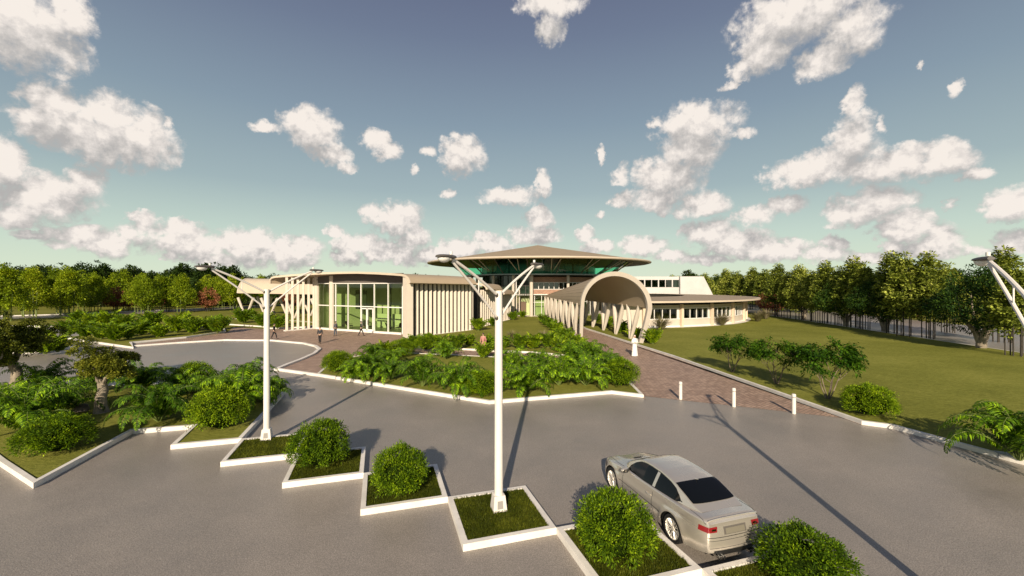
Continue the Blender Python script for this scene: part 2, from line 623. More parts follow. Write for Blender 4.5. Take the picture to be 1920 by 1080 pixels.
def brick_mat():
    m = bpy.data.materials.new('red_brick')
    m.use_nodes = True
    nt = m.node_tree
    L = nt.links.new
    b = nt.nodes['Principled BSDF']
    tc = nt.nodes.new('ShaderNodeTexCoord')
    mp = nt.nodes.new('ShaderNodeMapping')
    mp.inputs['Rotation'].default_value = (R(90), 0, 0)
    L(tc.outputs['Object'], mp.inputs[0])
    bk = nd(nt, 'ShaderNodeTexBrick', i_Scale=1.0)
    bk.inputs['Brick Width'].default_value = .42
    bk.inputs['Row Height'].default_value = .18
    bk.inputs['Mortar Size'].default_value = .02
    bk.inputs['Color1'].default_value = (.25, .115, .07, 1)
    bk.inputs['Color2'].default_value = (.36, .18, .11, 1)
    bk.inputs['Mortar'].default_value = (.42, .33, .27, 1)
    L(mp.outputs[0], bk.inputs['Vector'])
    L(bk.outputs[0], b.inputs['Base Color'])
    b.inputs['Roughness'].default_value = .85
    return m


def ribbed_mat(name, col, rot=0.0, pitch=.45, rough=.6, axis='X'):
    """painted standing seam sheet: fine raised seams"""
    m = mat(name, col, rough=rough, var=.05, scale=.6, spec=.35)
    nt = m.node_tree
    b = nt.nodes['Principled BSDF']
    tc = nt.nodes.new('ShaderNodeTexCoord')
    mp = nt.nodes.new('ShaderNodeMapping')
    mp.inputs['Rotation'].default_value = (0, 0, rot)
    nt.links.new(tc.outputs['Object'], mp.inputs[0])
    wv = nd(nt, 'ShaderNodeTexWave', wave_type='BANDS', bands_direction=axis, i_Scale=1 / pitch / 6.28 * 2)
    nt.links.new(mp.outputs[0], wv.inputs['Vector'])
    cr = mth(nt, 'POWER', wv.outputs['Fac'], 6.0)
    bp = nd(nt, 'ShaderNodeBump', i_Strength=.5, i_Distance=.03)
    nt.links.new(cr, bp.inputs['Height'])
    nt.links.new(bp.outputs[0], b.inputs['Normal'])
    return m


M = {}
M['asphalt'] = asphalt_mat()
M['paver'] = paver_mat()
M['lawn'] = lawn_mat('lawn_grass', (.110, .122, .022), (.198, .204, .038), (.325, .315, .075))
M['turf'] = lawn_mat('planter_turf', (.035, .045, .006), (.070, .080, .008), (.13, .13, .015))
M['ground'] = lawn_mat('far_grass', (.12, .13, .02), (.19, .19, .035), (.27, .25, .06))
M['kerb'] = mat('kerb_paint', (.74, .70, .65), rough=.6, var=.10, scale=1.6, bump=.15, bscale=25)
M['cream'] = mat('cream_render', (.54, .475, .40), rough=.75, var=.05, scale=.9, bump=.1, bscale=14)
M['fin'] = mat('fin_render', (.60, .53, .445), rough=.75, var=.05, scale=.7)
M['roof'] = ribbed_mat('sheet_roof', (.36, .28, .19), pitch=.5)
M['roofside'] = mat('sheet_roof_side', (.41, .32, .22), rough=.6, var=.04, scale=.5)
M['fascia'] = mat('fascia_paint', (.55, .46, .36), rough=.6, var=.04, scale=.5)
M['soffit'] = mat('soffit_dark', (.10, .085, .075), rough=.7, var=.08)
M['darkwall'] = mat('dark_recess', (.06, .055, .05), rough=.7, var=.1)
M['white'] = mat('white_render', (.70, .675, .64), rough=.7, var=.04, scale=.6)
M['blockwhite'] = mat('block_render', (.52, .51, .50), rough=.75, var=.06, scale=.4)
M['brick'] = brick_mat()
M['glassgreen'] = glass_mat('green_glass', (.64, .77, .49), refl=.02, through=1.0)
M['glassdark'] = glass_mat('dark_green_glass', (.30, .55, .40), refl=.05, through=.8)
M['glassteal'] = glass_mat('teal_glass', (.42, .92, .72), refl=.0, through=1.0)
M['interior'] = mat('interior_wall', (.52, .52, .42), rough=.8, var=.05)
M['floor'] = mat('interior_floor', (.20, .22, .13), rough=.4, var=.08)
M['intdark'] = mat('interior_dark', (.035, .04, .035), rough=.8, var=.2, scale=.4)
M['pole'] = mat('pole_paint', (.72, .67, .62), rough=.45, var=.04, scale=2)
M['lamphead'] = mat('lamp_housing', (.085, .075, .068), rough=.45, var=.08)
M['lens'] = mat('lamp_lens', (.72, .70, .66), rough=.25, var=.03)
M['black'] = mat('black_rubber', (.012, .012, .013), rough=.6, var=.1)
M['steel'] = mat('seat_steel', (.10, .10, .10), rough=.4, metal=.6, var=.1)
M['bark'] = mat('bark', (.16, .125, .09), rough=.9, var=.45, scale=6, bump=.9, bscale=16, stretch=(1, 1, .4))
M['barkpale'] = mat('pale_bark', (.24, .20, .15), rough=.9, var=.4, scale=7, bump=.9, bscale=14, stretch=(1, 1, .5))
M['barkdark'] = mat('dark_bark', (.045, .038, .03), rough=.9, var=.3, scale=5)
M['stem'] = mat('green_stem', (.13, .17, .035), rough=.6, var=.25, scale=4)
M['leaf_shrub'] = leaf_mat('shrub_leaf', (.040, .085, .004), (.17, .27, .006), (.37, .49, .014), scale=3.0)
M['leaf_fern'] = leaf_mat('fern_leaf', (.030, .075, .005), (.12, .23, .008), (.34, .52, .015), scale=1.4)
M['leaf_soft'] = leaf_mat('soft_leaf', (.06, .12, .005), (.20, .30, .008), (.42, .50, .02), scale=1.6)
M['leaf_olive'] = leaf_mat('olive_leaf', (.045, .060, .008), (.15, .17, .018), (.34, .34, .04), scale=1.6, trans=.2)
M['leaf_umbrella'] = leaf_mat('umbrella_leaf', (.022, .065, .006), (.070, .155, .007), (.18, .30, .015), scale=1.8)
M['leaf_layer'] = leaf_mat('layered_leaf', (.08, .11, .014), (.30, .35, .050), (.60, .62, .14), scale=.8, trans=.12)
M['leaf_bright'] = leaf_mat('bright_leaf', (.11, .17, .008), (.27, .35, .012), (.44, .48, .03), scale=.6)
M['leaf_dark'] = leaf_mat('dark_leaf', (.015, .032, .006), (.038, .070, .010), (.08, .11, .018), scale=.5, trans=.15)
M['leaf_oak'] = leaf_mat('oak_leaf', (.016, .042, .008), (.050, .10, .012), (.12, .18, .022), scale=.7, trans=.2)
M['leaf_red'] = leaf_mat('copper_leaf', (.18, .06, .03), (.38, .15, .08), (.52, .26, .13), scale=.8, trans=.2)
M['leaf_grass'] = leaf_mat('ornamental_grass', (.13, .12, .05), (.24, .21, .12), (.34, .27, .20), scale=2)
M['leaf_blade'] = leaf_mat('grass_blade', (.03, .042, .004), (.075, .092, .007), (.15, .165, .016), scale=1.5)
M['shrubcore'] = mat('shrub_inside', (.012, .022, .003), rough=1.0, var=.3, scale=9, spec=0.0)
M['skin'] = mat('skin', (.42, .26, .18), rough=.6, var=.04)
M['hair'] = mat('hair', (.03, .022, .016), rough=.8, var=.2)
# ------------------------------------------------------------------ ground, roads, lawns, kerbs
KZ = 0.17


def struct(name, mb, m, label, cat, group=None, smooth=False):
    return tag(mb.build(name, m, smooth=smooth), label, cat, group, 'structure')


def kp(pts):
    return [gz(x, y, KZ) for x, y in pts]


def sheet(name, poly, z, m, label, cat, th=0.0):
    mb = MB()
    if th:
        mb.prism(poly, z - th, z, bottom=False)
    else:
        n = len(poly)
        a = sum(poly[i][0] * poly[(i + 1) % n][1] - poly[(i + 1) % n][0] * poly[i][1] for i in range(n))
        mb.add([(p[0], p[1], z) for p in (poly if a > 0 else poly[::-1])], [tuple(range(n))])
    return struct(name, mb, m, label, cat)


def kerb_ring(poly, label, h=KZ, w=.15, group=None):
    inn = inset(poly, w)
    n = len(poly)
    mb = MB()
    vs = [(p[0], p[1], -.02) for p in poly] + [(p[0], p[1], h) for p in poly] + [(p[0], p[1], h) for p in inn] + [(p[0], p[1], -.02) for p in inn]
    fs = []
    for i in range(n):
        j = (i + 1) % n
        fs += [(i, j, n + j, n + i), (n + i, n + j, 2 * n + j, 2 * n + i), (2 * n + i, 2 * n + j, 3 * n + j, 3 * n + i)]
    mb.add(vs, fs)
    o = struct('kerb', mb, M['kerb'], label, 'kerb', group)
    bm = bmesh.new()
    bm.from_mesh(o.data)
    bmesh.ops.recalc_face_normals(bm, faces=bm.faces)
    bm.to_mesh(o.data)
    bm.free()
    return inn


def kerb_line(pts, label, h=KZ, w=.15, side=1):
    """kerb strip along an open line; side=+1 puts the width to the left of travel"""
    mb = MB()
    P = [Vector(p) for p in pts]
    off = []
    for i, p in enumerate(P):
        t = (P[min(i + 1, len(P) - 1)] - P[max(i - 1, 0)]).normalized()
        off.append(p + Vector((-t.y, t.x)) * w * side)
    for i in range(len(P)):
        for q, z in ((P[i], -.02), (P[i], h), (off[i], h), (off[i], -.02)):
            mb.v.append((q.x, q.y, z))
    for i in range(len(P) - 1):
        for k in range(3):
            a = 4 * i + k
            mb.f.append((a, a + 4, a + 5, a + 1))
    mb.f += [(0, 1, 2, 3), tuple(4 * (len(P) - 1) + k for k in (3, 2, 1, 0))]
    o = struct('kerb', mb, M['kerb'], label, 'kerb')
    bm = bmesh.new()
    bm.from_mesh(o.data)
    bmesh.ops.recalc_face_normals(bm, faces=bm.faces)
    bm.to_mesh(o.data)
    bm.free()


sheet('ground', [(-1500, -300), (1500, -300), (1500, 2500), (-1500, 2500)], 0, M['ground'], 'pale green meadow reaching out to the horizon beyond the roads', 'ground')
sheet('road', [(-110, -30), (60, -30), (60, 12), (22, 20), (10.5, 50), (-20, 48), (-50, 52.5), (-50, 58.5), (-73, 61.5), (-110, 59)], .004, M['asphalt'],
      'grey brown asphalt drive and car park around the islands', 'road')
# planter chain in the car park
S = 2.27
E1 = Vector((.955, .297)).normalized()
E2 = Vector((-E1.y, E1.x))
P0 = Vector((-1.10, 9.60))
STEP = (E2 - E1) * S
planters = {}
for k, lab in ((0, 'by the nearest lamp post'), (1, 'holding the second round shrub from the near lamp post leftwards'), (2, 'around the shrub beside the farther lamp post'),
               (3, 'at the foot of the farther lamp post'), (-1, 'with a shrub on the left side of the parked car'), (-2, 'behind the parked car at the bottom edge')):
    fl = P0 + STEP * k
    poly = [tuple(fl), tuple(fl + E1 * S), tuple(fl + E1 * S + E2 * S), tuple(fl + E2 * S)]
    hz = KZ + .0023 * (k % 3)
    inn = kerb_ring(poly, 'white kerb of the square planter ' + lab, h=hz, w=.13, group='square parking planters')
    sheet('lawn', inn, .135, M['turf'], 'dark turf inside the square planter ' + lab, 'turf')
    planters[k] = (fl, inn)
# big island at the left
fl4 = P0 + STEP * 4
isl = [tuple(fl4), tuple(fl4 + E1 * S), (-12.53, 23.6), (-13.4, 24.0), (-17.5, 25.6), (-22.5, 25.3), (-27.5, 23.9), (-33.2, 23.6), (-17.0, 14.15), (-14.1, 12.57), (-15.3, 17.2), (-13.3, 17.75)]
inn = kerb_ring(isl, 'white kerb of the big planted island at the left', h=KZ + .005)
sheet('lawn', inn, .14, M['lawn'], 'olive lawn of the big island under the gnarled trees', 'lawn')
# island in the middle
mid = [(-12.9, 28.15)] + kp([(917, 751.7), (1147, 733), (1207, 740), (1190, 723)]) + [(7.2, 30.3), (4, 32.6), (1, 34.3), (-5, 36.0), (-11.5, 37.6), (-14.0, 33.5)]
inn = kerb_ring(mid, 'white kerb of the fern covered island in the middle', w=.17)
sheet('lawn', inn, .14, M['lawn'], 'olive lawn between the ferns of the middle island', 'lawn')
# lawn between the pavilion and the vaulted walkway
court = [(-11.6, 42.4), (-5, 39.6), (2, 37.4), (7.25, 34.0), (7.6, 49), (6.0, 82), (-3, 84), (-5, 70), (-5.6, 57), (-11.0, 48)]
inn = kerb_ring(court, 'white kerb around the courtyard lawn beside the vaulted walkway', w=.15)
sheet('lawn', inn, .14, M['lawn'], 'olive courtyard lawn between the fin walls and the vaulted walkway', 'lawn')
# right lawn
rk = [gz(1097.5, 615, KZ), gz(1260, 666, KZ), gz(1615.5, 789, KZ), gz(1673, 796.6, KZ), gz(1893, 856, KZ), (18.3, 11.6), (21, 3), (22, -20)]
rl = rk + [(37, -20), (44.3, 36.9), (51, 87), (58, 140), (5, 140), (6, 84), (9.6, 70)]
inn = kerb_ring(rl, 'white kerb along the wide lawn at the right', w=.16)
sheet('lawn', inn, .15, M['lawn'], 'wide olive lawn to the right of the brick walk', 'lawn')
sheet('road', [(34, -20), (60, -20), (64.6, 36.9), (71.5, 90), (75, 160), (56, 160), (51, 87), (44.3, 36.9)], .009, M['asphalt'], 'grey road beyond the row of tall trees at the right', 'road')
# brick walk and plaza
arc = [(-16.8, 30.1), (-16.95, 32), (-17.0, 34), (-17.3, 36.9), (-18.05, 39.7), (-19.3, 41.6), (-21.4, 43.6), (-25.9, 45.9), (-31.2, 46.2), (-34.5, 44.0), (-36.9, 41.7)]
pav = arc + [(-38.5, 43.4), (-36.8, 48.5), (-36.4, 54.6), (-39.8, 61.0), (-33.5, 57.2), (-26, 66), (-12, 62), (-6, 50), (-6, 40), (8, 34), (7.1, 22.5), gz(1208, 743), gz(1420, 766), gz(1606, 787), (14.95, 18.6), (13.2, 35.6), (9.9, 58.3), (10.5, 84), (6.0, 84), (7.4, 50), (6.8, 30), (4, 31.5), (-9, 33), (-12.5, 28.1)]
pav = arc + [(-38.5, 43.4), (-36.8, 48.5), (-36.4, 54.6), (-39.8, 61.0), (-33.5, 58.5), (-26, 68), (-12, 62), (-5, 50), (-5, 36), (-12, 29.5), (-12.85, 28.1)]
sheet('pavement', pav, .013, M['paver'], 'reddish brick paved plaza in front of the glass pavilion', 'pavement')
walk = [(7.0, 22.3)] + [gz(1208, 743), gz(1420, 766), gz(1606, 787), (15.02, 18.3), (13.4, 35.6), (10.1, 58.3), (10.6, 84), (5.8, 84), (6.5, 50), (6.4, 30)]
sheet('pavement', walk, .011, M['paver'], 'reddish brick walk running from the bollards under the vault', 'pavement')
sheet('path', [(-14.5, 37.5), (-5, 35.5), (1, 33.8), (4, 32.1), (6.6, 30.0), (7.6, 34.4), (2, 38), (-5, 40.2), (-11.8, 43), (-14.5, 43)], .016, M['paver'], 'narrow paved path crossing behind the middle island', 'path')
kerb_line(arc, 'curved white kerb of the turning circle in front of the plaza', h=.14, w=.28, side=-1)
kerb_line([(-12.85, 28.1), (-16.8, 30.1)], 'short white kerb between the turning circle and the fern island', h=KZ - .004, w=.2, side=-1)
# strip at the left of the plaza
ls = [gz(250, 650.5, KZ), (-39.2, 44.0), (-37.0, 48.5), (-36.6, 54.6), (-41.0, 60.6), (-50.5, 58.0), gz(120, 632, KZ), gz(180, 641, KZ)]
inn = kerb_ring(ls, 'white kerb of the planted island left of the plaza', h=KZ + .003, w=.2)
sheet('lawn', inn, .14, M['lawn'], 'lawn of the planted island left of the plaza', 'lawn')
l2 = [(-35.9, 61.2), (-33.2, 58.6), (-29, 60.5), (-29, 66), (-44, 76), (-52, 74), (-44, 65)]
inn = kerb_ring(l2, 'white kerb of the shrub bed under the raised gallery', h=KZ + .001, w=.2)
sheet('lawn', inn, .14, M['lawn'], 'lawn of the shrub bed under the raised gallery', 'lawn')
ls3 = [(-52, 33.5), (-45.5, 35.6), (-41.8, 38.0), (-41.5, 40.6), (-47, 41.5), (-58, 43.4), (-66, 44), (-64, 36)]
inn = kerb_ring(ls3, 'white kerb of the low hedge island at the far left', w=.2)
sheet('lawn', inn, .14, M['lawn'], 'lawn of the low hedge island at the far left', 'lawn')
kerb_line([(-110, 59.2), (-73.5, 61.7), (-50.5, 58.9)], 'long white kerb along the meadow edge at the far left', h=.2, w=.5, side=1)
sheet('road', [(-160, 55), (-110, 62.5), (-84, 80), (-71, 106), (-60, 150), (-66, 150), (-78, 112), (-93, 86), (-118, 68), (-160, 62)], .006, M['asphalt'], 'thin pale road passing below the bright trees at the left', 'road')
kerb_line([(-160, 62), (-118, 68), (-93, 86), (-78, 112), (-66, 150)], 'white kerb on the far side of the thin left road', h=.16, w=.6, side=1)

# ------------------------------------------------------------------ vaulted walkway
VL0, VL1 = Vector((7.96, 49.0)), Vector((6.1, 82.0))
VR0, VR1 = Vector((13.8, 42.7)), Vector((8.9, 82.0))
ZS = 3.72


def crown(s):
    return 3.62 * (1 - s) ** 1.0 + .55 * s


def vault_pt(s, t, off=0.0, ext=0.0):
    L_, R_ = VL0.lerp(VL1, s), VR0.lerp(VR1, s)
    mid_, H = (L_ + R_) / 2, (R_ - L_) / 2
    hl = H.length
    a = math.pi * t
    k = (hl + off) / hl
    p = mid_ + H * (-math.cos(a) * k)
    ax = (VL1 - VL0).normalized() * ext
    return (p.x + ax.x, p.y + ax.y, ZS + (crown(s) + off) * math.sin(a))


vroot = empty('vaulted_walkway', (10.9, 46, 0), 0, 'tapering barrel vaulted walkway on slanting cream legs beside the brick walk', 'walkway')
org = vroot.location
mb = MB()
mb.grid(lambda u, v: vault_pt(u, v, 0.0), 30, 36)
mb.grid(lambda u, v: vault_pt(u, v, -.14), 30, 36, flip=True)
n0 = 31 * 37
for i in range(30):      # close the long edges
    for j in (0, 36):
        a, b = i * 37 + j, (i + 1) * 37 + j
        mb.f.append((a, b, n0 + b, n0 + a))
for j in range(36):
    a, b = 30 * 37 + j, 30 * 37 + j + 1
    mb.f.append((a, b, n0 + b, n0 + a))
mb.build('vault_roof', M['roofside'], vroot, smooth=True, org=org)
# fine seams running along the sheet
sm = MB()
for j in range(1, 22):
    t = j / 22
    sm.tube([vault_pt(s / 12, t, .012) for s in range(13)], .012, n=4)
sm.build('seam', M['roof'], vroot, org=org)
# front rim with its two feet
rim = MB()
prof = []
N = 40
path = [(VL0.x, VL0.y, .1)] + [(VL0.x, VL0.y, z) for z in (1.2, 2.4, 3.2)]
sec = []


def ring_sec(L_in, L_out):
    return


def rim_section(pin, pout):
    ax = Vector((VL1.x - VL0.x, VL1.y - VL0.y, 0)).normalized()
    f, b = ax * -.28, ax * .25
    return [Vector(pin) + f, Vector(pout) + f, Vector(pout) + b, Vector(pin) + b]


Hd = (VR0 - VL0).normalized()
secs = []
for z in (.1, 1.3, 2.4, 3.2):
    k = z / ZS
    secs.append(rim_section((VL0.x + Hd.x * (.12 + .20 * k), VL0.y + Hd.y * (.12 + .2 * k), z), (VL0.x - Hd.x * (.30 - .1 * k), VL0.y - Hd.y * (.3 - .1 * k), z)))
for k in range(N + 1):
    secs.append(rim_section(vault_pt(0, k / N, -.34), vault_pt(0, k / N, .14)))
for z in (3.2, 2.4, 1.3, .1):
    k = z / ZS
    sh = -1.05 * (1 - k) ** 1.25
    secs.append(rim_section((VR0.x + Hd.x * (sh - .34 + .04 * (1 - k)), VR0.y + Hd.y * (sh - .34) , z), (VR0.x + Hd.x * (sh + .14), VR0.y + Hd.y * (sh + .14), z)))
for s_ in secs:
    rim.v += [tuple(p) for p in s_]
for i in range(len(secs) - 1):
    for k in range(4):
        a, b = 4 * i + k, 4 * i + (k + 1) % 4
        rim.f.append((a, b, b + 4, a + 4))
rim.f += [(3, 2, 1, 0), tuple(4 * (len(secs) - 1) + k for k in range(4))]
rim.build('front_arch', M['cream'], vroot, smooth=True, org=org)


def limb(mb, base, top, bow, w0=.20, w1=.30, d=.22):
    base, top, bow = Vector(base), Vector(top), Vector(bow)
    pts, rad = [], []
    for i in range(7):
        t = i / 6
        pts.append(base.lerp(top, t) + bow * math.sin(math.pi * t) * (1 - .35 * t))
        rad.append(w0 * .62 + (w1 - w0 * .62) * (1 - (1 - t) ** 2) if t < .55 else w1 - (w1 - .15) * ((t - .55) / .45))
    mb.tube(pts, rad, n=8)


for side, (A, B) in enumerate(((VL0, VL1), (VR0, VR1))):
    ax = (B - A).normalized()
    inn_ = Vector((1, 0)) if side == 0 else Vector((-1, 0))
    Ltot = (B - A).length
    nleg = 8
    for k in range(nleg):
        d = 3.6 + k * 4.3 if side == 0 else 4.2 + k * 4.4
        if d > Ltot - 1: continue
        c = A + ax * d
        foot = c + inn_ * (.1 if side == 0 else .30)
        for sg in (-1, 1):
            if k == 0 and sg == -1 and side == 0: pass
            top = c + ax * (sg * 1.55)
            lm = MB()
            limb(lm, (foot.x + ax.x * sg * .12, foot.y + ax.y * sg * .12, .1), (top.x, top.y, ZS + .1), (-inn_.x * .12, ax.y * sg * -.18, 0))
            lm.build('leg', M['cream'], vroot, smooth=True, org=org)
# slab the walk legs stand beside: beige gable inside the walkway (wing wall) is part of the ring building

# ------------------------------------------------------------------ round hall with the conical roof
HC = Vector((5.7, 95.0))
hroot = empty('round_hall', (HC.x, HC.y, 0), 0, 'round hall with a wide low conical roof and a flaring glass collar', 'building')
o3 = (0, 0, 0)
rf = MB()
NA = 96
rf.lathe([(.02, 14.95), (4, 14.2), (12, 12.85), (20, 11.45), (23.8, 10.86)], n=NA)
rf.build('roof', ribbed_mat('hall_roof', (.35, .27, .175), pitch=.9, axis='X'), hroot, smooth=True)
fa = MB()
fa.lathe([(23.7, 10.97), (24.05, 10.9), (24.15, 10.75), (24.05, 10.6), (23.6, 10.5)], n=NA)
fa.build('fascia', M['fascia'], hroot, smooth=True)
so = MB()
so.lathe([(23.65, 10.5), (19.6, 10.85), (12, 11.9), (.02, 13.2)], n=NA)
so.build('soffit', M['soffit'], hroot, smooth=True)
NS = 20
co = MB()
co.lathe([(16.0, 8.15), (19.6, 10.82)], n=NS, a0=R(9), a1=R(9) + 2 * math.pi)
co.build('glass_collar', M['glassteal'], hroot)
for k in range(NS):
    a = R(9) + 2 * math.pi * k / NS
    b = MB()
    b.tube([(16.05 * math.cos(a), 16.05 * math.sin(a), 8.1), (19.7 * math.cos(a), 19.7 * math.sin(a), 10.83)], .09, n=6)
    b.build('mullion', M['soffit'], hroot)
rg = MB()
rg.lathe([(15.7, 7.95), (16.3, 7.95), (16.3, 8.18), (15.7, 8.18)], n=NA, close=True)
rg.build('ring_beam', mat('ring_metal', (.22, .25, .24), rough=.35, metal=.5, var=.05), hroot)
fl = MB()
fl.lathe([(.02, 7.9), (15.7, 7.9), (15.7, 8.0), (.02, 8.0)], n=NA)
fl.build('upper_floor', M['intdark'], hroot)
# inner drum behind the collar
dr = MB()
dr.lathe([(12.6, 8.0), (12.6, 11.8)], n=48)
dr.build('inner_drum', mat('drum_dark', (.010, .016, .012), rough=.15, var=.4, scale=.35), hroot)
for k in range(18):
    a = 2 * math.pi * k / 18
    b = MB()
    b.box((12.7 * math.cos(a), 12.7 * math.sin(a), 9.8), (.1, .1, 3.7), a)
    b.build('drum_mullion', M['soffit'], hroot)
# columns with V struts
for th in (-62, -40, -22, -8, 20, 48, 75, 110, 150, 190, 230, 270):
    a = R(th - 90)
    c = MB()
    x, y = 14.6 * math.cos(a), 14.6 * math.sin(a)
    c.tube([(x, y, 0), (x, y, 7.97)], .34 if th in (-8,) else .28, n=16)
    c.build('column', M['cream'], hroot, smooth=True)
for k in range(14):
    a = R(-150 + k * 22)
    x, y = 15.2 * math.cos(a), 15.2 * math.sin(a)
    for sg in (-1, 1):
        a2 = a + sg * R(2.4)
        st = MB()
        st.tube([(x, y, 8.1), (20.4 * math.cos(a2), 20.4 * math.sin(a2), 10.75)], .075, n=6)
        st.build('strut', M['cream'], hroot)


def arc_wall(mb, r, t0, t1, z0, z1, th=.3, n=None):
    n = n or max(2, int(abs(t1 - t0) / 3))
    mb.lathe([(r, z0), (r, z1), (r - th, z1), (r - th, z0)], n=n, a0=R(t0 - 90), a1=R(t1 - 90), close=True)
    m_ = n + 1
    base = len(mb.v) - 4 * m_
    mb.f += [(base, base + m_, base + 2 * m_, base + 3 * m_), tuple(base + n + k * m_ for k in (3, 2, 1, 0))]


b = MB()
arc_wall(b, 13.0, -7, 95, 6.6, 7.62)
b.build('upper_brick_wall', M['brick'], hroot)
b = MB()
arc_wall(b, 13.0, -7, 95, 4.32, 5.2)
b.build('lower_brick_wall', M['brick'], hroot)
b = MB()
arc_wall(b, 13.25, -7.5, 95, 4.16, 4.32, .6)
b.build('ledge', M['white'], hroot)
b = MB()
arc_wall(b, 13.06, -7, 95, 5.2, 5.3, .1)
arc_wall(b, 13.06, -7, 95, 6.5, 6.6, .1)
b.build('window_frame', M['white'], hroot)
t = -7
while t < 92:
    w_ = MB()
    w_.lathe([(12.9, 5.3), (12.9, 6.5)], n=1, a0=R(t + .1 - 90), a1=R(t + 4.3 - 90))
    wo = w_.build('window', M['glassdark'], hroot)
    f_ = MB()
    a = R(t + 4.4 - 90)
    f_.box((13.0 * math.cos(a), 13.0 * math.sin(a), 5.9), (.12, .12, 1.2), a)
    f_.build('window_post', M['white'], hroot)
    t += 4.4
b = MB()
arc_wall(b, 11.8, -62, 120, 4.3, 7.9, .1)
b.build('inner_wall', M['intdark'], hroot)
b = MB()
arc_wall(b, 10.6, -20, 120, .1, 4.2, .1)
b.build('lobby_wall', M['interior'], hroot)
b = MB()
for zz in (4.1, 2.75):
    arc_wall(b, 12.86, -7, 95, zz - .05, zz + .05, .1)
for k in range(0, 17):
    a = R(-6 + k * 6 - 90)
    b.box((12.8 * math.cos(a), 12.8 * math.sin(a), 2.1), (.1, .1, 4.1), a)
b.build('lobby_window_frame', M['white'], hroot)
b = MB()
b.lathe([(12.75, .1), (12.75, 4.1)], n=30, a0=R(-97), a1=R(5))
b.build('lobby_glass', M['glassgreen'], hroot)
# dark glazed stair bay at the left
b = MB()
arc_wall(b, 13.4, -62, -8, 4.3, 7.95, .06)
b.build('tall_glass', mat('tall_dark_glass', (.020, .038, .026), rough=.06, var=.5, scale=.5, spec=.6), hroot)
b = MB()
arc_wall(b, 13.3, -62, -21, .1, 4.2, .06)
b.build('side_glass', mat('side_dark_glass', (.03, .05, .035), rough=.08, var=.4, scale=.6), hroot)
b = MB()
for k in range(11):
    a = R(-60 + k * 5.2 - 90)
    b.box((13.5 * math.cos(a), 13.5 * math.sin(a), 6.1), (.08, .10, 3.6), a)
for zz in (5.9, 4.35):
    arc_wall(b, 13.55, -62, -8, zz - .05, zz + .05, .14)
b.build('glass_bar', M['darkwall'], hroot)
b = MB()
arc_wall(b, 11.5, -21, -8, .1, 4.1, .1)
b.build('lit_wall', mat('lit_green_wall', (.46, .52, .26), rough=.8, var=.05), hroot)  # green light of the interior is put into the wall colour
d = MB()
d.box((11.8 * math.cos(R(-18 - 90)), 11.8 * math.sin(R(-18 - 90)), 1.45), (.1, 1.5, 2.7), R(-18 - 90))
d.build('door', mat('door_brown', (.14, .09, .06), var=.1), hroot)
for k in range(3):
    pz = MB()
    a = R(-22.6 + k * 2.3 - 90)
    pz.tube([(13.9 * math.cos(a), 13.9 * math.sin(a), 0), (13.9 * math.cos(a), 13.9 * math.sin(a), 5.2)], .13, n=8)
    pz.build('thin_column', M['cream'], hroot)
cp = MB()
for k in range(10):
    a = R(-20 + k * 1.3 - 90)
    cp.box((14.1 * math.cos(a), 14.1 * math.sin(a), 4.2), (1.9, .1, .16), a)
cp.build('canopy_slats', M['white'], hroot)
b = MB()
b.lathe([(14.9, .0), (14.9, .16), (.1, .16)], n=64)
b.build('plinth', M['cream'], hroot)

# ------------------------------------------------------------------ ring building at the right
RC = Vector((15.0, 88.0))
rroot = empty('ring_building', (RC.x, RC.y, 0), 0, 'low curved wing with flat brown roof and a row of windows by the right lawn', 'building')
T0, T1, TR = .6, 100.0, 168.0
b = MB()
arc_wall(b, 28.2, T0, T1, 3.1, 3.68, .1, n=60)
b.build('dark_eave_gap', M['darkwall'], rroot)  # dark band, shade of the gap under the roof edge put into colour
b = MB()
b.lathe([(19.0, 4.10), (31.2, 3.84)], n=100, a0=R(T0 - 1 - 90), a1=R(TR - 90))
b.lathe([(31.0, 3.66), (19.0, 3.70)], n=100, a0=R(T0 - 1 - 90), a1=R(TR - 90))
b.build('roof', M['roof'], rroot, smooth=True)
b = MB()
arc_wall(b, 31.35, T0 - 1, TR, 3.64, 3.87, .5, n=100)
b.build('fascia', M['fascia'], rroot)
b = MB()
arc_wall(b, 19.4, T0 - 1, TR, .1, 3.95, .3, n=60)
b.build('courtyard_wall', M['darkwall'], rroot)  # darkness of the roof opening is put into this wall's colour
b = MB()
arc_wall(b, 23.5, T0, T1, .1, 3.52, .1, n=60)
b.build('back_of_rooms', mat('room_wall', (.17, .12, .07), var=.3, scale=.3), rroot)
panel = 11.5
t = 6.3
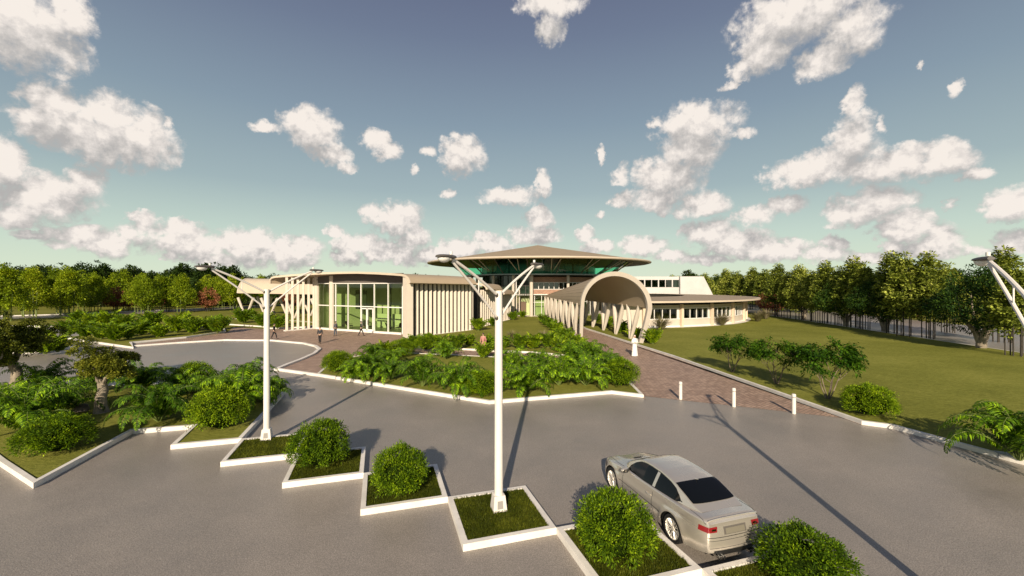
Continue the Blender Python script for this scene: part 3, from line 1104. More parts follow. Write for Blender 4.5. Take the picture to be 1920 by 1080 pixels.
# plain wall at the walkway end
b = MB()
arc_wall(b, 29.0, T0, t, .1, 3.25, .3)
b.build('corner_wall', M['cream'], rroot)
for aa in (T0, T1):
    b = MB()
    ca, sa = math.cos(R(aa - 90)), math.sin(R(aa - 90))
    b.wall((29 * ca, 29 * sa), (19.2 * ca, 19.2 * sa), .1, 3.52, .3)
    b.build('end_wall', M['cream'], rroot)
k = 0
while t < T1 - 1:
    t1 = t + panel
    c = MB()
    a = R(t - 90)
    c.box((29.25 * math.cos(a), 29.25 * math.sin(a), 1.72), (.38, .34, 3.24), a)
    c.build('pillar', mat('pillar_render', (.66, .52, .39), var=.05) if k == 0 else c_m, rroot)
    c_m = bpy.data.materials['pillar_render']
    b = MB()
    arc_wall(b, 29.0, t, t + .8, 1.2, 2.85, .3, n=1)
    arc_wall(b, 29.0, t1 - 1.0, t1, 1.2, 2.85, .3, n=1)
    arc_wall(b, 29.0, t, t1, .1, 1.25, .3, n=8)
    arc_wall(b, 29.0, t, t1, 2.80, 3.22, .3, n=8)
    b.build('wall', M['cream'], rroot)
    b = MB()
    arc_wall(b, 29.08, t, t1, .1, .34, .1, n=8)
    arc_wall(b, 29.06, t + .2, t1 - .2, 1.2, 1.32, .12, n=8)
    arc_wall(b, 29.06, t + .2, t1 - .2, 2.68, 2.81, .12, n=8)
    for q in range(5):
        a = R(t + .8 + q * (panel - 1.8) / 4 - 90)
        b.box((29.0 * math.cos(a), 29.0 * math.sin(a), 2.0), (.12, .09 if q not in (0, 4) else .26, 1.40), a)
    wf = b.build('window', M['white'], rroot)
    g = MB()
    g.lathe([(28.9, 1.3), (28.9, 2.70)], n=8, a0=R(t + .7 - 90), a1=R(t1 - 1.0 - 90))
    g.build('pane', M['glassdark'], wf)
    t = t1
    k += 1
b = MB()
arc_wall(b, 29.9, T0, T1, 0.0, .16, 1.4, n=60)
b.build('footing', M['white'], rroot)

# ------------------------------------------------------------------ white block with the slanted end
wroot = empty('white_block', (46, 112, 0), 0, 'plain white block with a sloping end wall behind the round roof', 'building')
b = MB()
poly = [(43.4, .1), (53.6, .1), (49.4, 8.3), (43.4, 8.3)]
vs = [(x, 110.0, z) for x, z in poly] + [(x, 124.0, z) for x, z in poly]
b.add(vs, [(0, 1, 2, 3), (7, 6, 5, 4), (0, 4, 5, 1), (1, 5, 6, 2), (2, 6, 7, 3), (3, 7, 4, 0)])
b.build('end_wall', M['blockwhite'], wroot, org=wroot.location)
b = MB()
b.box((30.0, 113.0, 2.9), (26.8, 4, 5.2))
b.box((30.0, 113.0, 7.85), (26.8, 4, .85))
b.build('wall', M['blockwhite'], wroot, org=wroot.location)
b = MB()
b.box((30.0, 114.8, 6.4), (26.8, .2, 2.1))
b.build('room_wall', M['intdark'], wroot, org=wroot.location)
for k in range(15):
    x = 17.5 + k * 1.8
    b = MB()
    b.box((x + .8, 111.05, 6.45), (.28 if k % 2 else .16, .25, 1.96))
    b.build('window_post', M['blockwhite'], wroot, org=wroot.location)
    g = MB()
    g.pane((x - .9, 111.15), (x + .7, 111.15), 5.5, 7.4)
    g.build('window', M['glassdark'], wroot, org=wroot.location)

# ------------------------------------------------------------------ pavilion, three fanned fin blocks
proot = empty('glass_pavilion', (-18, 55, 0), 0, 'pavilion with a swooping roof, tall green glass front and side wall of cream fins', 'building')
po = proot.location
eave = [(-32.3, 56.9, 6.25), (-32.25, 56.85, 6.75), (-31.9, 56.7, 7.1), (-31.3, 56.5, 7.22), (-28.5, 56.0, 7.42), (-25.5, 55.4, 7.60), (-22, 54.1, 7.68), (-19, 52.6, 7.66), (-16, 50.9, 7.52), (-13.6, 49.1, 7.36), (-12.4, 48.0, 7.26),
        (-11.8, 47.4, 7.12), (-11.4, 47.0, 6.85), (-11.2, 46.8, 6.5), (-11.12, 46.72, 6.28)]
BK = Vector((6.55, 8.55, -.15))


def shell(eave, BK, th, name_root, org, roofm, fascm, parent, lip=.3):
    top, low = [], []
    n = len(eave)
    P = [Vector(p) for p in eave]
    dirb = BK.normalized()
    nor = []
    for i in range(n):
        t = (P[min(i + 1, n - 1)] - P[max(i - 1, 0)]).normalized()
        nn = t.cross(dirb)
        if nn.z < 0 and abs(nn.z) > .05: nn = -nn
        if nor and nn.dot(nor[-1]) < 0: nn = -nn
        nor.append(nn.normalized())
    mb = MB()
    for i in range(n):
        q = P[i] - nor[i] * th
        mb.v += [tuple(P[i] + dirb * lip * .0), tuple(P[i] + BK), tuple(q), tuple(q + BK)]
    for i in range(n - 1):
        a, c = 4 * i, 4 * (i + 1)
        mb.f += [(a, a + 1, c + 1, c), (a + 2, c + 2, c + 3, a + 3), (a + 1, a + 3, c + 3, c + 1)]
    mb.f += [(0, 2, 3, 1), (4 * (n - 1), 4 * (n - 1) + 1, 4 * (n - 1) + 3, 4 * (n - 1) + 2)]
    ro = mb.build('roof', roofm, parent, smooth=True, org=org)
    fb = MB()
    for i in range(n):
        p, q = P[i] + nor[i] * .03, P[i] - nor[i] * (th + .05)
        for k_ in (-.06, .06):
            fb.v += [tuple(p + dirb * k_), tuple(q + dirb * k_)]
    for i in range(n - 1):
        a, c = 4 * i, 4 * (i + 1)
        fb.f += [(a, c, c + 1, a + 1), (a + 2, a + 3, c + 3, c + 2), (a, a + 2, c + 2, c), (a + 1, c + 1, c + 3, a + 3)]
    fb.f += [(0, 1, 3, 2), (4 * (n - 1), 4 * (n - 1) + 2, 4 * (n - 1) + 3, 4 * (n - 1) + 1)]
    fb.build('fascia', fascm, parent, smooth=True, org=org)
    return ro


shell(eave, BK, .17, 'pavilion', po, M['roofside'], M['fascia'], proot)


def fins(a, b, z0, z1, n, parent, org, w=.33, depth=.12, back=.75):
    a, b = Vector(a), Vector(b)
    d = (b - a)
    L_ = d.length
    d.normalize()
    ang = math.atan2(d.y, d.x)
    nr = Vector((d.y, -d.x))               # outward (towards the lawn)
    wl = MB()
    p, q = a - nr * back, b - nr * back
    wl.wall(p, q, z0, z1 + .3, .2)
    wl.build('wall', M['darkwall'], parent, org=org)  # dark colour stands in for shade in the gaps between fins
    for k in range(n):
        c = a + d * ((k + .5) * L_ / n) - nr * (depth / 2 - .1)
        f = MB()
        f.box((c.x, c.y, (z0 + z1) / 2), (w, depth, z1 - z0), R(9))
        f.build('fin', M['fin'], parent, org=org)
    kb = MB()
    kb.wall(a + nr * .1, b + nr * .1, 0, .16, .3)
    kb.build('plinth', M['white'], parent, org=org)


fins((-11.55, 48.1), (-5.35, 56.3), .1, 6.45, 15, proot, po)
# corner pier
b = MB()
b.wall((-12.0, 48.3), (-11.35, 47.45), .1, 6.9, .75)
b.build('corner_pier', M['fin'], proot, org=po)
b = MB()
b.wall((-12.9, 51.3), (-12.35, 50.6), .1, 7.0, .5)
b.build('side_pier', M['fin'], proot, org=po)
# glass front
ga = Vector((-27.0, 59.1))
gb = Vector((-24.2, 57.4))
gc = Vector((-13.3, 52.0))
for nm, c, r_ in (('column', ga, .42), ('column', gb, .38)):
    b = MB()
    b.tube([(c.x, c.y, 0), (c.x, c.y, 7.3)], r_, n=16)
    b.build(nm, M['cream'], proot, smooth=True, org=po)
b = MB()
b.wall(ga, gb, 6.25, 7.4, .3)
b.wall(gb, gc, 6.25, 7.5, .3)
b.build('dark_lintel', M['soffit'], proot, org=po)
b = MB()
b.pane(ga, gb, .1, 6.25)
b.pane(gb, gc, .1, 6.25)
b.build('glass_wall', M['glassgreen'], proot, org=po)
dgc = (gc - gb)
Lg = dgc.length
dgc.normalize()
rg_ = math.atan2(dgc.y, dgc.x)
for k in range(6):
    p = gb + dgc * (.75 + (Lg - .75) * k / 5)
    b = MB()
    b.box((p.x, p.y, 3.2), (.12, .2, 6.3), rg_)
    b.build('mullion', M['white'], proot, org=po)
b = MB()
b.wall(ga, gb, 3.22, 3.34, .12)
b.wall(gb, gc, 3.22, 3.34, .14)
b.wall(ga, gb, 6.2, 6.3, .36)
b.wall(gb, gc, 6.2, 6.3, .36)
b.build('transom', M['white'], proot, org=po)
b = MB()
nr = Vector((dgc.y, -dgc.x))
b.wall(ga + nr * .1, gb + nr * .1, 0, .24, .5)
b.wall(gb + nr * .1, gc + nr * .1, 0, .24, .5)
b.build('plinth', M['white'], proot, org=po)
for k in range(2):        # pair of glass doors in the third bay
    c = gb + dgc * (.75 + (Lg - .75) * (2.27 + .46 * k) / 5) + nr * .12
    b = MB()
    for s_ in (-1, 1):
        q = c + dgc * (.46 * s_)
        b.box((q.x, q.y, 1.65), (.13, .12, 2.85), rg_)
    b.box((c.x, c.y, 3.03), (1.03, .12, .14), rg_)
    b.box((c.x, c.y, .32), (1.03, .12, .18), rg_)
    dd = b.build('door', M['white'], proot, org=po)
    b = MB()
    h_ = c + dgc * (.36 * (1 if k == 0 else -1)) + nr * .1
    b.tube([(h_.x, h_.y, 1.0), (h_.x, h_.y, 1.6)], .025, n=6)
    b.build('handle', M['steel'], dd, org=po)
# room behind
inb = Vector((.42, .9))
b = MB()
fa_ = ga + Vector((3.2, 8.2))
b.add([(ga.x, ga.y, .2), (gb.x, gb.y, .2), (gc.x, gc.y, .2), (-8.3, 57.4, .2), (-17.5, 64.5, .2), (fa_.x, fa_.y, .2)], [(0, 1, 2, 3, 4, 5)])
b.build('floor', M['floor'], proot, org=po)
b = MB()
b.wall((-25.9, 61.6), (-22.8, 60.0), .1, 7.1, .2)
b.wall((-20.4, 62.6), (-8.6, 57.6), .1, 7.1, .2)
b.wall((-26.2, 61.8), ga, .1, 7.1, .2)
b.wall((-12.9, 52.2), (-8.5, 57.6), .1, 7.1, .2)
b.wall((-22.8, 60.0), (-20.4, 62.6), .1, 7.1, .2)
b.build('inside_wall', M['interior'], proot, org=po)
b = MB()
b.wall((-18.6, 59.2), (-14.2, 57.2), .2, 2.1, .25)
b.wall((-13.6, 57.0), (-11.0, 55.8), .2, 2.3, .25)
b.build('low_partition', mat('partition_pale', (.70, .70, .58), var=.03), proot, org=po)
b = MB()
b.box((-20.9, 59.2, 4.0), (2.0, .2, 2.6), rg_)
b.build('dark_panel', M['intdark'], proot, org=po)
b = MB()
b.tube([(-16.2, 56.6, .2), (-16.2, 56.6, 7)], .22, n=12)
b.build('inside_column', M['intdark'], proot, smooth=True, org=po)
b = MB()
b.wall((-26.5, 62.2), (-9, 58.2), 6.7, 6.8, 7)
b.build('ceiling', M['soffit'], proot, org=po)
# back and left walls so that it stands as a solid volume
b = MB()
b.wall((-26.3, 61.9), (-20.8, 67.0), .1, 6.9, .25)
b.wall((-20.8, 67.0), (-5.2, 56.6), .1, 6.9, .25)
b.build('back_wall', M['cream'], proot, org=po)
# pergola posts at the left end
for k in range(6):
    x = -29.5 + k * .42
    y = 55.9 + k * .62
    b = MB()
    b.box((x, y, 3.55), (.30, .30, 7.0), R(20))
    b.build('post', M['fin'], proot, org=po)
b = MB()
b.wall((-29.7, 55.7), (-27.2, 59.3), .0, .14, .5)
b.build('post_footing', M['white'], proot, org=po)

# lounge chairs inside (seen through the glass)


def lounge(loc, rz, label):
    r = empty('lounge_chair', (loc[0], loc[1], .2), rz, label, 'chair', 'lounge chairs behind the pavilion glass')
    s = MB()
    s.box((0, 0, .38), (.62, .6, .10))
    s.build('seat', M['black'], r)
    s = MB()
    s.add([(-.31, .28, .40), (.31, .28, .40), (.31, .36, .40), (-.31, .36, .40), (-.31, .52, 1.0), (.31, .52, 1.0), (.31, .60, 1.0), (-.31, .60, 1.0)],
          [(0, 1, 5, 4), (1, 2, 6, 5), (2, 3, 7, 6), (3, 0, 4, 7), (4, 5, 6, 7), (3, 2, 1, 0)])
    s.build('backrest', M['black'], r)
    for sx in (-1, 1):
        for sy in (-1, 1):
            s = MB()
            s.tube([(sx * .27, sy * .25, 0), (sx * .27, sy * .22, .36)], .025, n=6)
            s.build('leg', M['steel'], r)
        s = MB()
        s.box((sx * .33, .05, .62), (.05, .55, .04))
        s.build('armrest', M['black'], r)
    return r


for i, (x, y, a, lb) in enumerate(((-21.9, 57.6, 2.4, 'dark lounge chair nearest the left glass bay'), (-19.9, 57.2, .4, 'dark lounge chair just left of the glass doors'),
                                   (-18.6, 56.6, -1.0, 'dark lounge chair straight behind the glass doors'), (-15.9, 55.4, 2.0, 'dark lounge chair right of the glass doors'), (-14.6, 55.0, -2.2, 'dark lounge chair nearest the right glass bay'))):
    lounge((x, y), a, lb)

# second and third fin blocks
for (pts, bk, fa, fb_, z1, nf, lab, o_) in (
    ([(-9.5, 63.0, 6.25), (-7.5, 61.8, 6.32), (-4.6, 60.2, 6.30), (-3.9, 59.9, 6.15), (-3.55, 59.75, 5.85), (-3.4, 59.7, 5.45)], Vector((1.9, 5.2, -.1)), (-4.55, 60.2), (-2.55, 65.4), 5.35, 8,
     'middle block of cream fins stepping down behind the pavilion', (-4, 62, 0)),
    ([(-9.5, 71.2, 5.35), (-6, 69.2, 5.42), (-2.4, 67.8, 5.40), (-1.7, 67.5, 5.25), (-1.3, 67.35, 4.95), (-1.15, 67.3, 4.6)], Vector((1.6, 6.3, -.1)), (-2.1, 68.4), (-.25, 74.2), 4.5, 8,
     'last and lowest block of cream fins next to the round hall', (-2, 70, 0))):
    r = empty('fin_block', o_, 0, lab, 'building', 'stepping blocks of cream fins')
    shell(pts, bk, .2, 'block', r.location, M['roofside'], M['fascia'], r)
    fins(fa, fb_, .1, z1, nf, r, r.location, w=.23, depth=.12, back=.65)
    b = MB()
    b.wall((pts[0][0], pts[0][1]), (fa[0] - .3, fa[1]), .1, z1 - .2, .2)
    b.wall((pts[0][0] + bk.x, pts[0][1] + bk.y), (fb_[0] - .3, fb_[1]), .1, z1 - .2, .2)
    b.build('end_wall', M['darkwall'], r, org=r.location)

# raised gallery at the far left: curved side wall on V legs
groot = empty('raised_gallery', (-44, 86, 0), 0, 'raised beige barrel gallery on V shaped legs at the far left of the buildings', 'walkway')
go = groot.location
b = MB()


def gal(u, v):
    x = -53.8 + 22.8 * u
    y = 87.0 - 9.0 * u
    a = R(12 + 156 * v)
    return (x + (.0), y - 3.6 * math.cos(a), 3.3 + 4.1 * math.sin(a) ** .8 * (1 - .10 * u))


b.grid(gal, 24, 20, flip=True)
b.build('vault_roof', mat('gallery_skin', (.52, .43, .33), var=.04, scale=.4), groot, smooth='all', org=go)
b = MB()
n_ = 24
pp = [(-53.7, 87.0 - 3.6 * math.cos(R(12 + 156 * i / n_)), 3.3 + 4.1 * math.sin(R(12 + 156 * i / n_)) ** .8) for i in range(n_ + 1)]
b.tube(pp, .16, n=6)
b.build('end_arch', M['cream'], groot, smooth=True, org=go)
for yy in (-3.2, 3.0):
    for k in range(5):
        fx = -50.8 + k * 5.7
        fy = 86.2 - (fx + 55) * .375 + yy
        for sg in (-1, 1):
            l_ = MB()
            l_.tube([(fx + sg * .1, fy, .1), (fx + sg * 1.9, fy - sg * .7, 3.6)], [.17, .26], n=8)
            l_.build('leg', M['cream'], groot, smooth=True, org=go)

# ------------------------------------------------------------------ lamp posts
AD = Vector((-1.0, -1.6, 0))


def lamp_post():
    r = empty('street_lamp', (0, 0, 0), 0)
    b = MB()
    b.tube([(0, 0, .3), (0, 0, 3), (0, 0, 5.72)], [.115, .105, .095], n=20)
    b.build('pole', M['pole'], r, smooth=True)
    c = MB()
    for z, w in ((.0, .27), (.42, .19)):
        pass
    c.add([(-.19, -.19, -.03), (.19, -.19, -.03), (.19, .19, -.03), (-.19, .19, -.03), (-.145, -.145, .40), (.145, -.145, .40), (.145, .145, .40), (-.145, .145, .40)],
          [(0, 1, 5, 4), (1, 2, 6, 5), (2, 3, 7, 6), (3, 0, 4, 7), (4, 5, 6, 7)])
    p = c.build('footing', M['pole'], r, bevel=.012)
    p.rotation_euler = (0, 0, R(17))
    h = MB()
    h.add([(-.08, -.1815, .08), (.08, -.1815, .08), (.07, -.161, .28), (-.07, -.161, .28)], [(0, 1, 2, 3)])
    hh = h.build('hatch', mat('hatch_grey', (.30, .28, .26), var=.05) if 'hatch_grey' not in bpy.data.materials else bpy.data.materials['hatch_grey'], p)
    for sg in (1, -1):
        u = AD.normalized() * sg
        side = Vector((-u.y, u.x, 0))
        for z0, rr in ((5.62, .036), (5.02, .030)):
            a = MB()
            A_, B_ = Vector((0, 0, z0)) + u * .07, Vector((0, 0, 6.46 if z0 > 5.5 else 6.40)) + u * 1.87
            pts = []
            for i in range(9):
                t = i / 8
                q = A_.lerp(B_, t)
                q.z += (.03 if z0 < 5.5 else .04) * math.sin(math.pi * t)
                pts.append(q)
            a.tube(pts, rr, n=8)
            a.build('arm', M['pole'], r, smooth=True)
            cl = MB()
            cl.tube([u * .05 + Vector((0, 0, z0 - .05)), u * .115 + Vector((0, 0, z0 + .03))], .05, n=8)
            cl.build('bracket', M['lamphead'], r)
        k = MB()
        m1 = Vector((0, 0, 5.62)).lerp(Vector((0, 0, 6.46)) , .45) + u * (.07 + 1.8 * .45)
        m2 = Vector((0, 0, 5.02)).lerp(Vector((0, 0, 6.40)), .45) + u * (.07 + 1.8 * .45)
        k.tube([m1 + Vector((0, 0, .03)), m2], .014, n=6)
        k.build('tie_rod', M['pole'], r)
        # head: flat housing with a half-round lens
        H0 = u * 1.80 + Vector((0, 0, 6.46))
        hb = MB()
        prof = [(-.02, .05, .045), (.06, .085, .055), (.18, .13, .058), (.36, .155, .055), (.50, .13, .045), (.57, .06, .03)]
        n = 12
        for (l_, w_, t_) in prof:
            for q in range(n):
                an = 2 * math.pi * q / n
                zz = math.sin(an)
                pt = H0 + u * l_ + side * (w_ * math.cos(an)) + Vector((0, 0, .04 + zz * t_ * (1.0 if zz > 0 else .55)))
                hb.v.append(tuple(pt))
        for i in range(len(prof) - 1):
            for q in range(n):
                hb.f.append((i * n + q, i * n + (q + 1) % n, (i + 1) * n + (q + 1) % n, (i + 1) * n + q))
        hb.f += [tuple(range(n - 1, -1, -1)), tuple((len(prof) - 1) * n + q for q in range(n))]
        ho = hb.build('lamp_head', M['lamphead'], r, smooth=True)
        lb = MB()
        LC = H0 + u * .36 + Vector((0, 0, .015))
        lb.grid(lambda a_, b_: tuple(LC + u * (.165 * math.sin(b_ * math.pi / 2) * math.cos(a_ * 2 * math.pi)) + side * (.125 * math.sin(b_ * math.pi / 2) * math.sin(a_ * 2 * math.pi)) + Vector((0, 0, -.105 * math.cos(b_ * math.pi / 2)))), 24, 8)
        lb.build('lens', M['lens'], ho, smooth='all')
        pc = MB()
        pc.tube([H0 + u * .12 + Vector((0, 0, .10)), H0 + u * .12 + Vector((0, 0, .17))], .035, n=10)
        pc.build('light_sensor', M['lens'], ho, smooth=True)
    return r


lamp0 = lamp_post()
for i, ((x, y, z), lab) in enumerate((((-.35, 11.2, .13), 'tall white twin arm lamp post nearest the camera in a square planter'),
                                      ((-9.37, 16.3, .13), 'tall white twin arm lamp post farther left beside the big island'),
                                      ((8.05, 6.5, 0), 'twin arm lamp post at the right edge, only one arm and head in view'))):
    o = lamp0 if i == 0 else copy_tree(lamp0)
    o.location = (x, y, z)
    tag(o, lab, 'street lamp', 'twin arm lamp posts in the car park')

# ------------------------------------------------------------------ bollards
b0 = empty('bollard', (0, 0, 0), 0)
b = MB()
b.tube([(0, 0, 0), (0, 0, .76)], .085, n=20)
b.build('post', M['pole'], b0, smooth=True)
b = MB()
b.tube([(0, 0, .755), (0, 0, .79)], .07, n=20)
b.build('groove', M['lamphead'], b0, smooth=True)
b = MB()
b.tube([(0, 0, .785), (0, 0, .90), (0, 0, .925)], [.088, .088, .06], n=20)
b.build('cap', M['pole'], b0, smooth=True)
for i, (px, py, lab) in enumerate(((1276, 749, 'left of the three white bollards across the brick walk'), (1376, 763, 'middle one of the three white bollards across the brick walk'),
                                   (1488.5, 776, 'right of the three white bollards, next to the lawn kerb'))):
    o = b0 if i == 0 else copy_tree(b0)
    x, y = gz(px, py)
    o.location = (x, y, .01)
    tag(o, lab, 'bollard', 'white bollards across the brick walk')


# ------------------------------------------------------------------ the parked coupe (x forward, y left, z up)
def lerp(a, b, t): return a + (b - a) * t


def interp(xs, ys, x):
    return float(np.interp(x, xs, ys))


def smoothstep(a, b, x):
    t = min(1, max(0, (x - a) / (b - a)))
    return t * t * (3 - 2 * t)


XF, XR_ = 2.245, -2.245
AXF, AXR, WR = 1.47, -1.26, .325
# plan half width at the belt, belt height, sill height
def halfw(x):
    b = .875 - .02 * abs(x) ** 2 * .12
    f = max(0, (x - 1.35) / (XF - 1.35))
    r = max(0, (-x - 1.45) / (XF - 1.45))
    return b - .23 * f ** 2.6 - .15 * r ** 2.8


def beltz(x):
    return interp([-2.245, -2.0, -1.5, -1.0, 0, .9, 1.5, 2.0, 2.245], [.90, .935, .935, .915, .875, .835, .775, .68, .58], x)


def topz(x):      # centre line height of bonnet / boot (cabin lies above)
    return interp([-2.245, -2.17, -2.05, -1.75, -1.0, .5, .98, 1.4, 1.9, 2.15, 2.245], [.90, 1.005, 1.0, 1.00, .98, .93, .915, .875, .79, .71, .60], x)


def botz(x):
    z = interp([-2.245, -1.9, -1.5, 1.7, 2.0, 2.245], [.30, .23, .19, .17, .17, .22], x)
    for ax in (AXF, AXR):
        d = abs(x - ax)
        r = WR + .055
        if d < r:
            z = max(z, .325 + math.sqrt(r * r - d * d))
    return z


def side_y(x, z):
    """body half width at height z"""
    w = halfw(x)
    bz = beltz(x)
    t = (z - .2) / (bz - .2)
    y = w - .055 * max(0, t - .52) ** 1.4 / .36 - .05 * max(0, .42 - t) ** 1.5 / .27
    y += -.012 * math.exp(-((t - .80) / .05) ** 2) * (1 if -1.9 < x < 1.9 else 0)
    y += -.008 * math.exp(-((t - .50) / .03) ** 2) * (1 if AXR + .45 < x < AXF - .45 else 0)
    for ax in (AXF, AXR):       # flared arches
        d = math.hypot(x - ax, z - .325)
        y += (.038 if ax < 0 else .028) * math.exp(-((d - .40) / .09) ** 2)
    return y


def stations():
    xs = set([XF, XR_])
    x = XR_
    while x < XF:
        xs.add(round(x, 3))
        x += .045
    for ax in (AXF, AXR):
        r = WR + .055
        for k in range(13):
            xs.add(round(ax + r * math.cos(math.pi * k / 12) * .9999, 4))
    for k in range(5):
        xs.add(XF - .01 * k * k)
        xs.add(XR_ + .01 * k * k)
    return sorted(xs)


NV_S, NV_T = 14, 12


def body_pt(x, j):
    """j in 0..NV_S+NV_T: from sill up the side then over the top to the centre line"""
    bz = beltz(x)
    if j <= NV_S:
        b_ = botz(x)
        z = lerp(b_, bz, j / NV_S)
        y = side_y(x, z)
        # bumper ends curve in plan: handled by halfw; tuck lower edge
        return x, y, z
    t = (j - NV_S) / NV_T
    w = side_y(x, bz)
    cz = max(topz(x), bz + .004)
    y = w * (1 - t) ** .9 if False else w * math.cos(t * math.pi / 2) ** .85
    z = bz + (cz - bz) * math.sin(t * math.pi / 2) ** .55 if t < 1 else cz
    if t >= 1: y = 0
    # bonnet power dome / crease lines
    if x > 1.0:
        z += .018 * math.exp(-((y - .34) / .10) ** 2) * smoothstep(1.0, 1.3, x) * (1 - smoothstep(1.9, 2.2, x))
    return x, y, z


def make_car():
    paint = bpy.data.materials.new('car_paint')
    paint.use_nodes = True
    pb = paint.node_tree.nodes['Principled BSDF']
    pb.inputs['Base Color'].default_value = (.71, .65, .565, 1)
    pb.inputs['Metallic'].default_value = .68
    pb.inputs['Roughness'].default_value = .34
    pb.inputs['Coat Weight'].default_value = .6
    pb.inputs['Coat Roughness'].default_value = .06
    fl_ = nd(paint.node_tree, 'ShaderNodeTexNoise', i_Scale=1.5, i_Detail=3.0)
    rr = nd(paint.node_tree, 'ShaderNodeMapRange')
    rr.inputs['To Min'].default_value, rr.inputs['To Max'].default_value = .22, .32
    paint.node_tree.links.new(fl_.outputs['Fac'], rr.inputs['Value'])
    paint.node_tree.links.new(rr.outputs[0], pb.inputs['Roughness'])
    glass = mat('car_glass', (.004, .005, .006), rough=.04, var=0, spec=.3)
    dark = mat('car_black', (.012, .012, .012), rough=.5, var=0)
    redl = mat('tail_lens', (.22, .014, .018), rough=.12, var=0, coat=.8)
    chrome = mat('chrome', (.75, .73, .70), rough=.12, metal=1, var=0)
    alloy = mat('alloy', (.74, .70, .64), rough=.3, metal=.55, var=0)
    r = empty('parked_car', (0, 0, 0), 0, 'silver beige two door coupe parked beside the square planters', 'car')
    xs = stations()
    nj = NV_S + NV_T + 1
    b = MB()
    for sgn in (1, -1):
        base = len(b.v)
        for x in xs:
            for j in range(nj):
                p = body_pt(x, j)
                b.v.append((p[0], p[1] * sgn, p[2]))
        for i in range(len(xs) - 1):
            for j in range(nj - 1):
                a = base + i * nj + j
                q = (a, a + nj, a + nj + 1, a + 1)
                b.f.append(q[::-1] if sgn > 0 else q)
        # nose and tail caps: lofts bulging outwards
        for xi, bul, dd in ((len(xs) - 1, .0, 1), (0, .0, -1)):
            ring = [b.v[base + xi * nj + j] for j in range(nj)]
            cols = 8
            pb_ = len(b.v)
            for c_ in range(cols + 1):
                u = c_ / cols
                for j in range(nj):
                    x, y, z = ring[j]
                    zt = (z - ring[0][2]) / (ring[-1][2] - ring[0][2])
                    k = (1 - u)
                    prof = (.075 * math.sin(math.pi * min(1, max(0, (.62 - abs(zt - .30)) / .62)) * .5) + .0) if dd < 0 else .10 * math.sin(math.pi * zt) ** .8
                    # bow in plan
                    bx = dd * (prof) * (1 - k ** 2.2) ** .6
                    b.v.append((x + bx, y * k, z))
            for c_ in range(cols):
                for j in range(nj - 1):
                    a = pb_ + c_ * nj + j
                    q = (a, a + nj, a + nj + 1, a + 1)
                    b.f.append(q if (sgn > 0) == (dd < 0) else q[::-1])
    me_o = b.build('body', paint, r, smooth='all')
    bm = bmesh.new()
    bm.from_mesh(me_o.data)
    bmesh.ops.remove_doubles(bm, verts=bm.verts, dist=.0006)
    bmesh.ops.recalc_face_normals(bm, faces=bm.faces)
    bm.to_mesh(me_o.data)
    bm.free()
    me_o.data.set_sharp_from_angle(angle=R(55))
    # under tray and wheel wells
    b = MB()
    b.prism([(-2.1, -.62), (2.05, -.55), (2.05, .55), (-2.1, .62)], .19, .6)
    b.build('underbody', dark, r)
    b = MB()
    for ax in (AXF, AXR):
        for sg in (1, -1):
            yo = .55 * sg
            m_ = 16
            base = len(b.v)
            for y_ in (yo, .84 * sg):
                for k in range(m_ + 1):
                    an = math.pi * k / m_
                    b.v.append((ax + .378 * math.cos(an), y_, .325 + .378 * math.sin(an)))
            for k in range(m_):
                b.f.append((base + k, base + k + 1, base + m_ + 2 + k, base + m_ + 1 + k))
            b.f.append(tuple(base + k for k in range(m_ + 1)))
    b.build('wheel_well', dark, r)

    # greenhouse ------------------------------------------------
    GX0, GX1 = -1.92, 1.12

    def roofz(x):
        return interp([-1.92, -1.72, -1.45, -1.10, -.85, -.5, -.1, .18, .38, .6, .85, 1.0, 1.12],
                      [1.0, 1.055, 1.165, 1.29, 1.335, 1.368, 1.375, 1.36, 1.325, 1.225, 1.085, .99, .91], x)

    def gbase(x):      # lower edge half width
        return interp([-1.92, -1.6, -1.2, -.6, 0, .6, .9, 1.12], [.60, .70, .765, .79, .80, .775, .73, .60], x)

    def gbz(x):
        return beltz(x) - .01 if -1.4 < x < .8 else min(beltz(x), topz(x)) + (-.01)

    def cabin(x, v):
        """v 0..1: v<.55 side glass zone, rest over the roof to the centre"""
        zb, zt = gbz(x), roofz(x)
        h = max(zt - zb, .004)
        wb = gbase(x)
        wr = wb - .62 * max(0, h - .02) * .78
        wr = max(wr, wb * .55)
        zs = zb + h * .86
        if v < .5:
            t = v / .5
            y = lerp(wb, wr, t ** 1.12)
            z = lerp(zb, zs, t)
        else:
            t = (v - .5) / .5
            y = wr * (1 - t) if t > .3 else wr * (1 - t)
            y = wr * math.cos(t * math.pi / 2) ** .72 if t < 1 else 0
            z = zs + (zt - zs) * math.sin(t * math.pi / 2) ** .6
        return Vector((x, y, z))
    NXg, NVg = 70, 32

    def cab_grid(fn, nu, nv, sgn):
        return lambda u, v: (lambda p: (p[0], p[1] * sgn, p[2]))(fn(u, v))
    b = MB()
    for sgn in (1, -1):
        b.grid(cab_grid(lambda u, v: cabin(lerp(GX0, GX1, u), v), 0, 0, sgn), NXg, NVg, flip=sgn < 0)
    co_ = b.build('roof', paint, r, smooth='all')
    bm = bmesh.new()
    bm.from_mesh(co_.data)
    bmesh.ops.remove_doubles(bm, verts=bm.verts, dist=.0006)
    bmesh.ops.recalc_face_normals(bm, faces=bm.faces)
    bm.to_mesh(co_.data)
    bm.free()

    def nrm(x, v):
        e = .01
        a = cabin(x + e, v) - cabin(x - e, v)
        c = cabin(x, min(1, v + e)) - cabin(x, max(0, v - e))
        n = a.cross(c)
        if n.y < 0 and v < .5: n = -n
        if v >= .5 and n.z < 0: n = -n
        return n.normalized() if n.length > 1e-9 else Vector((0, 0, 1))

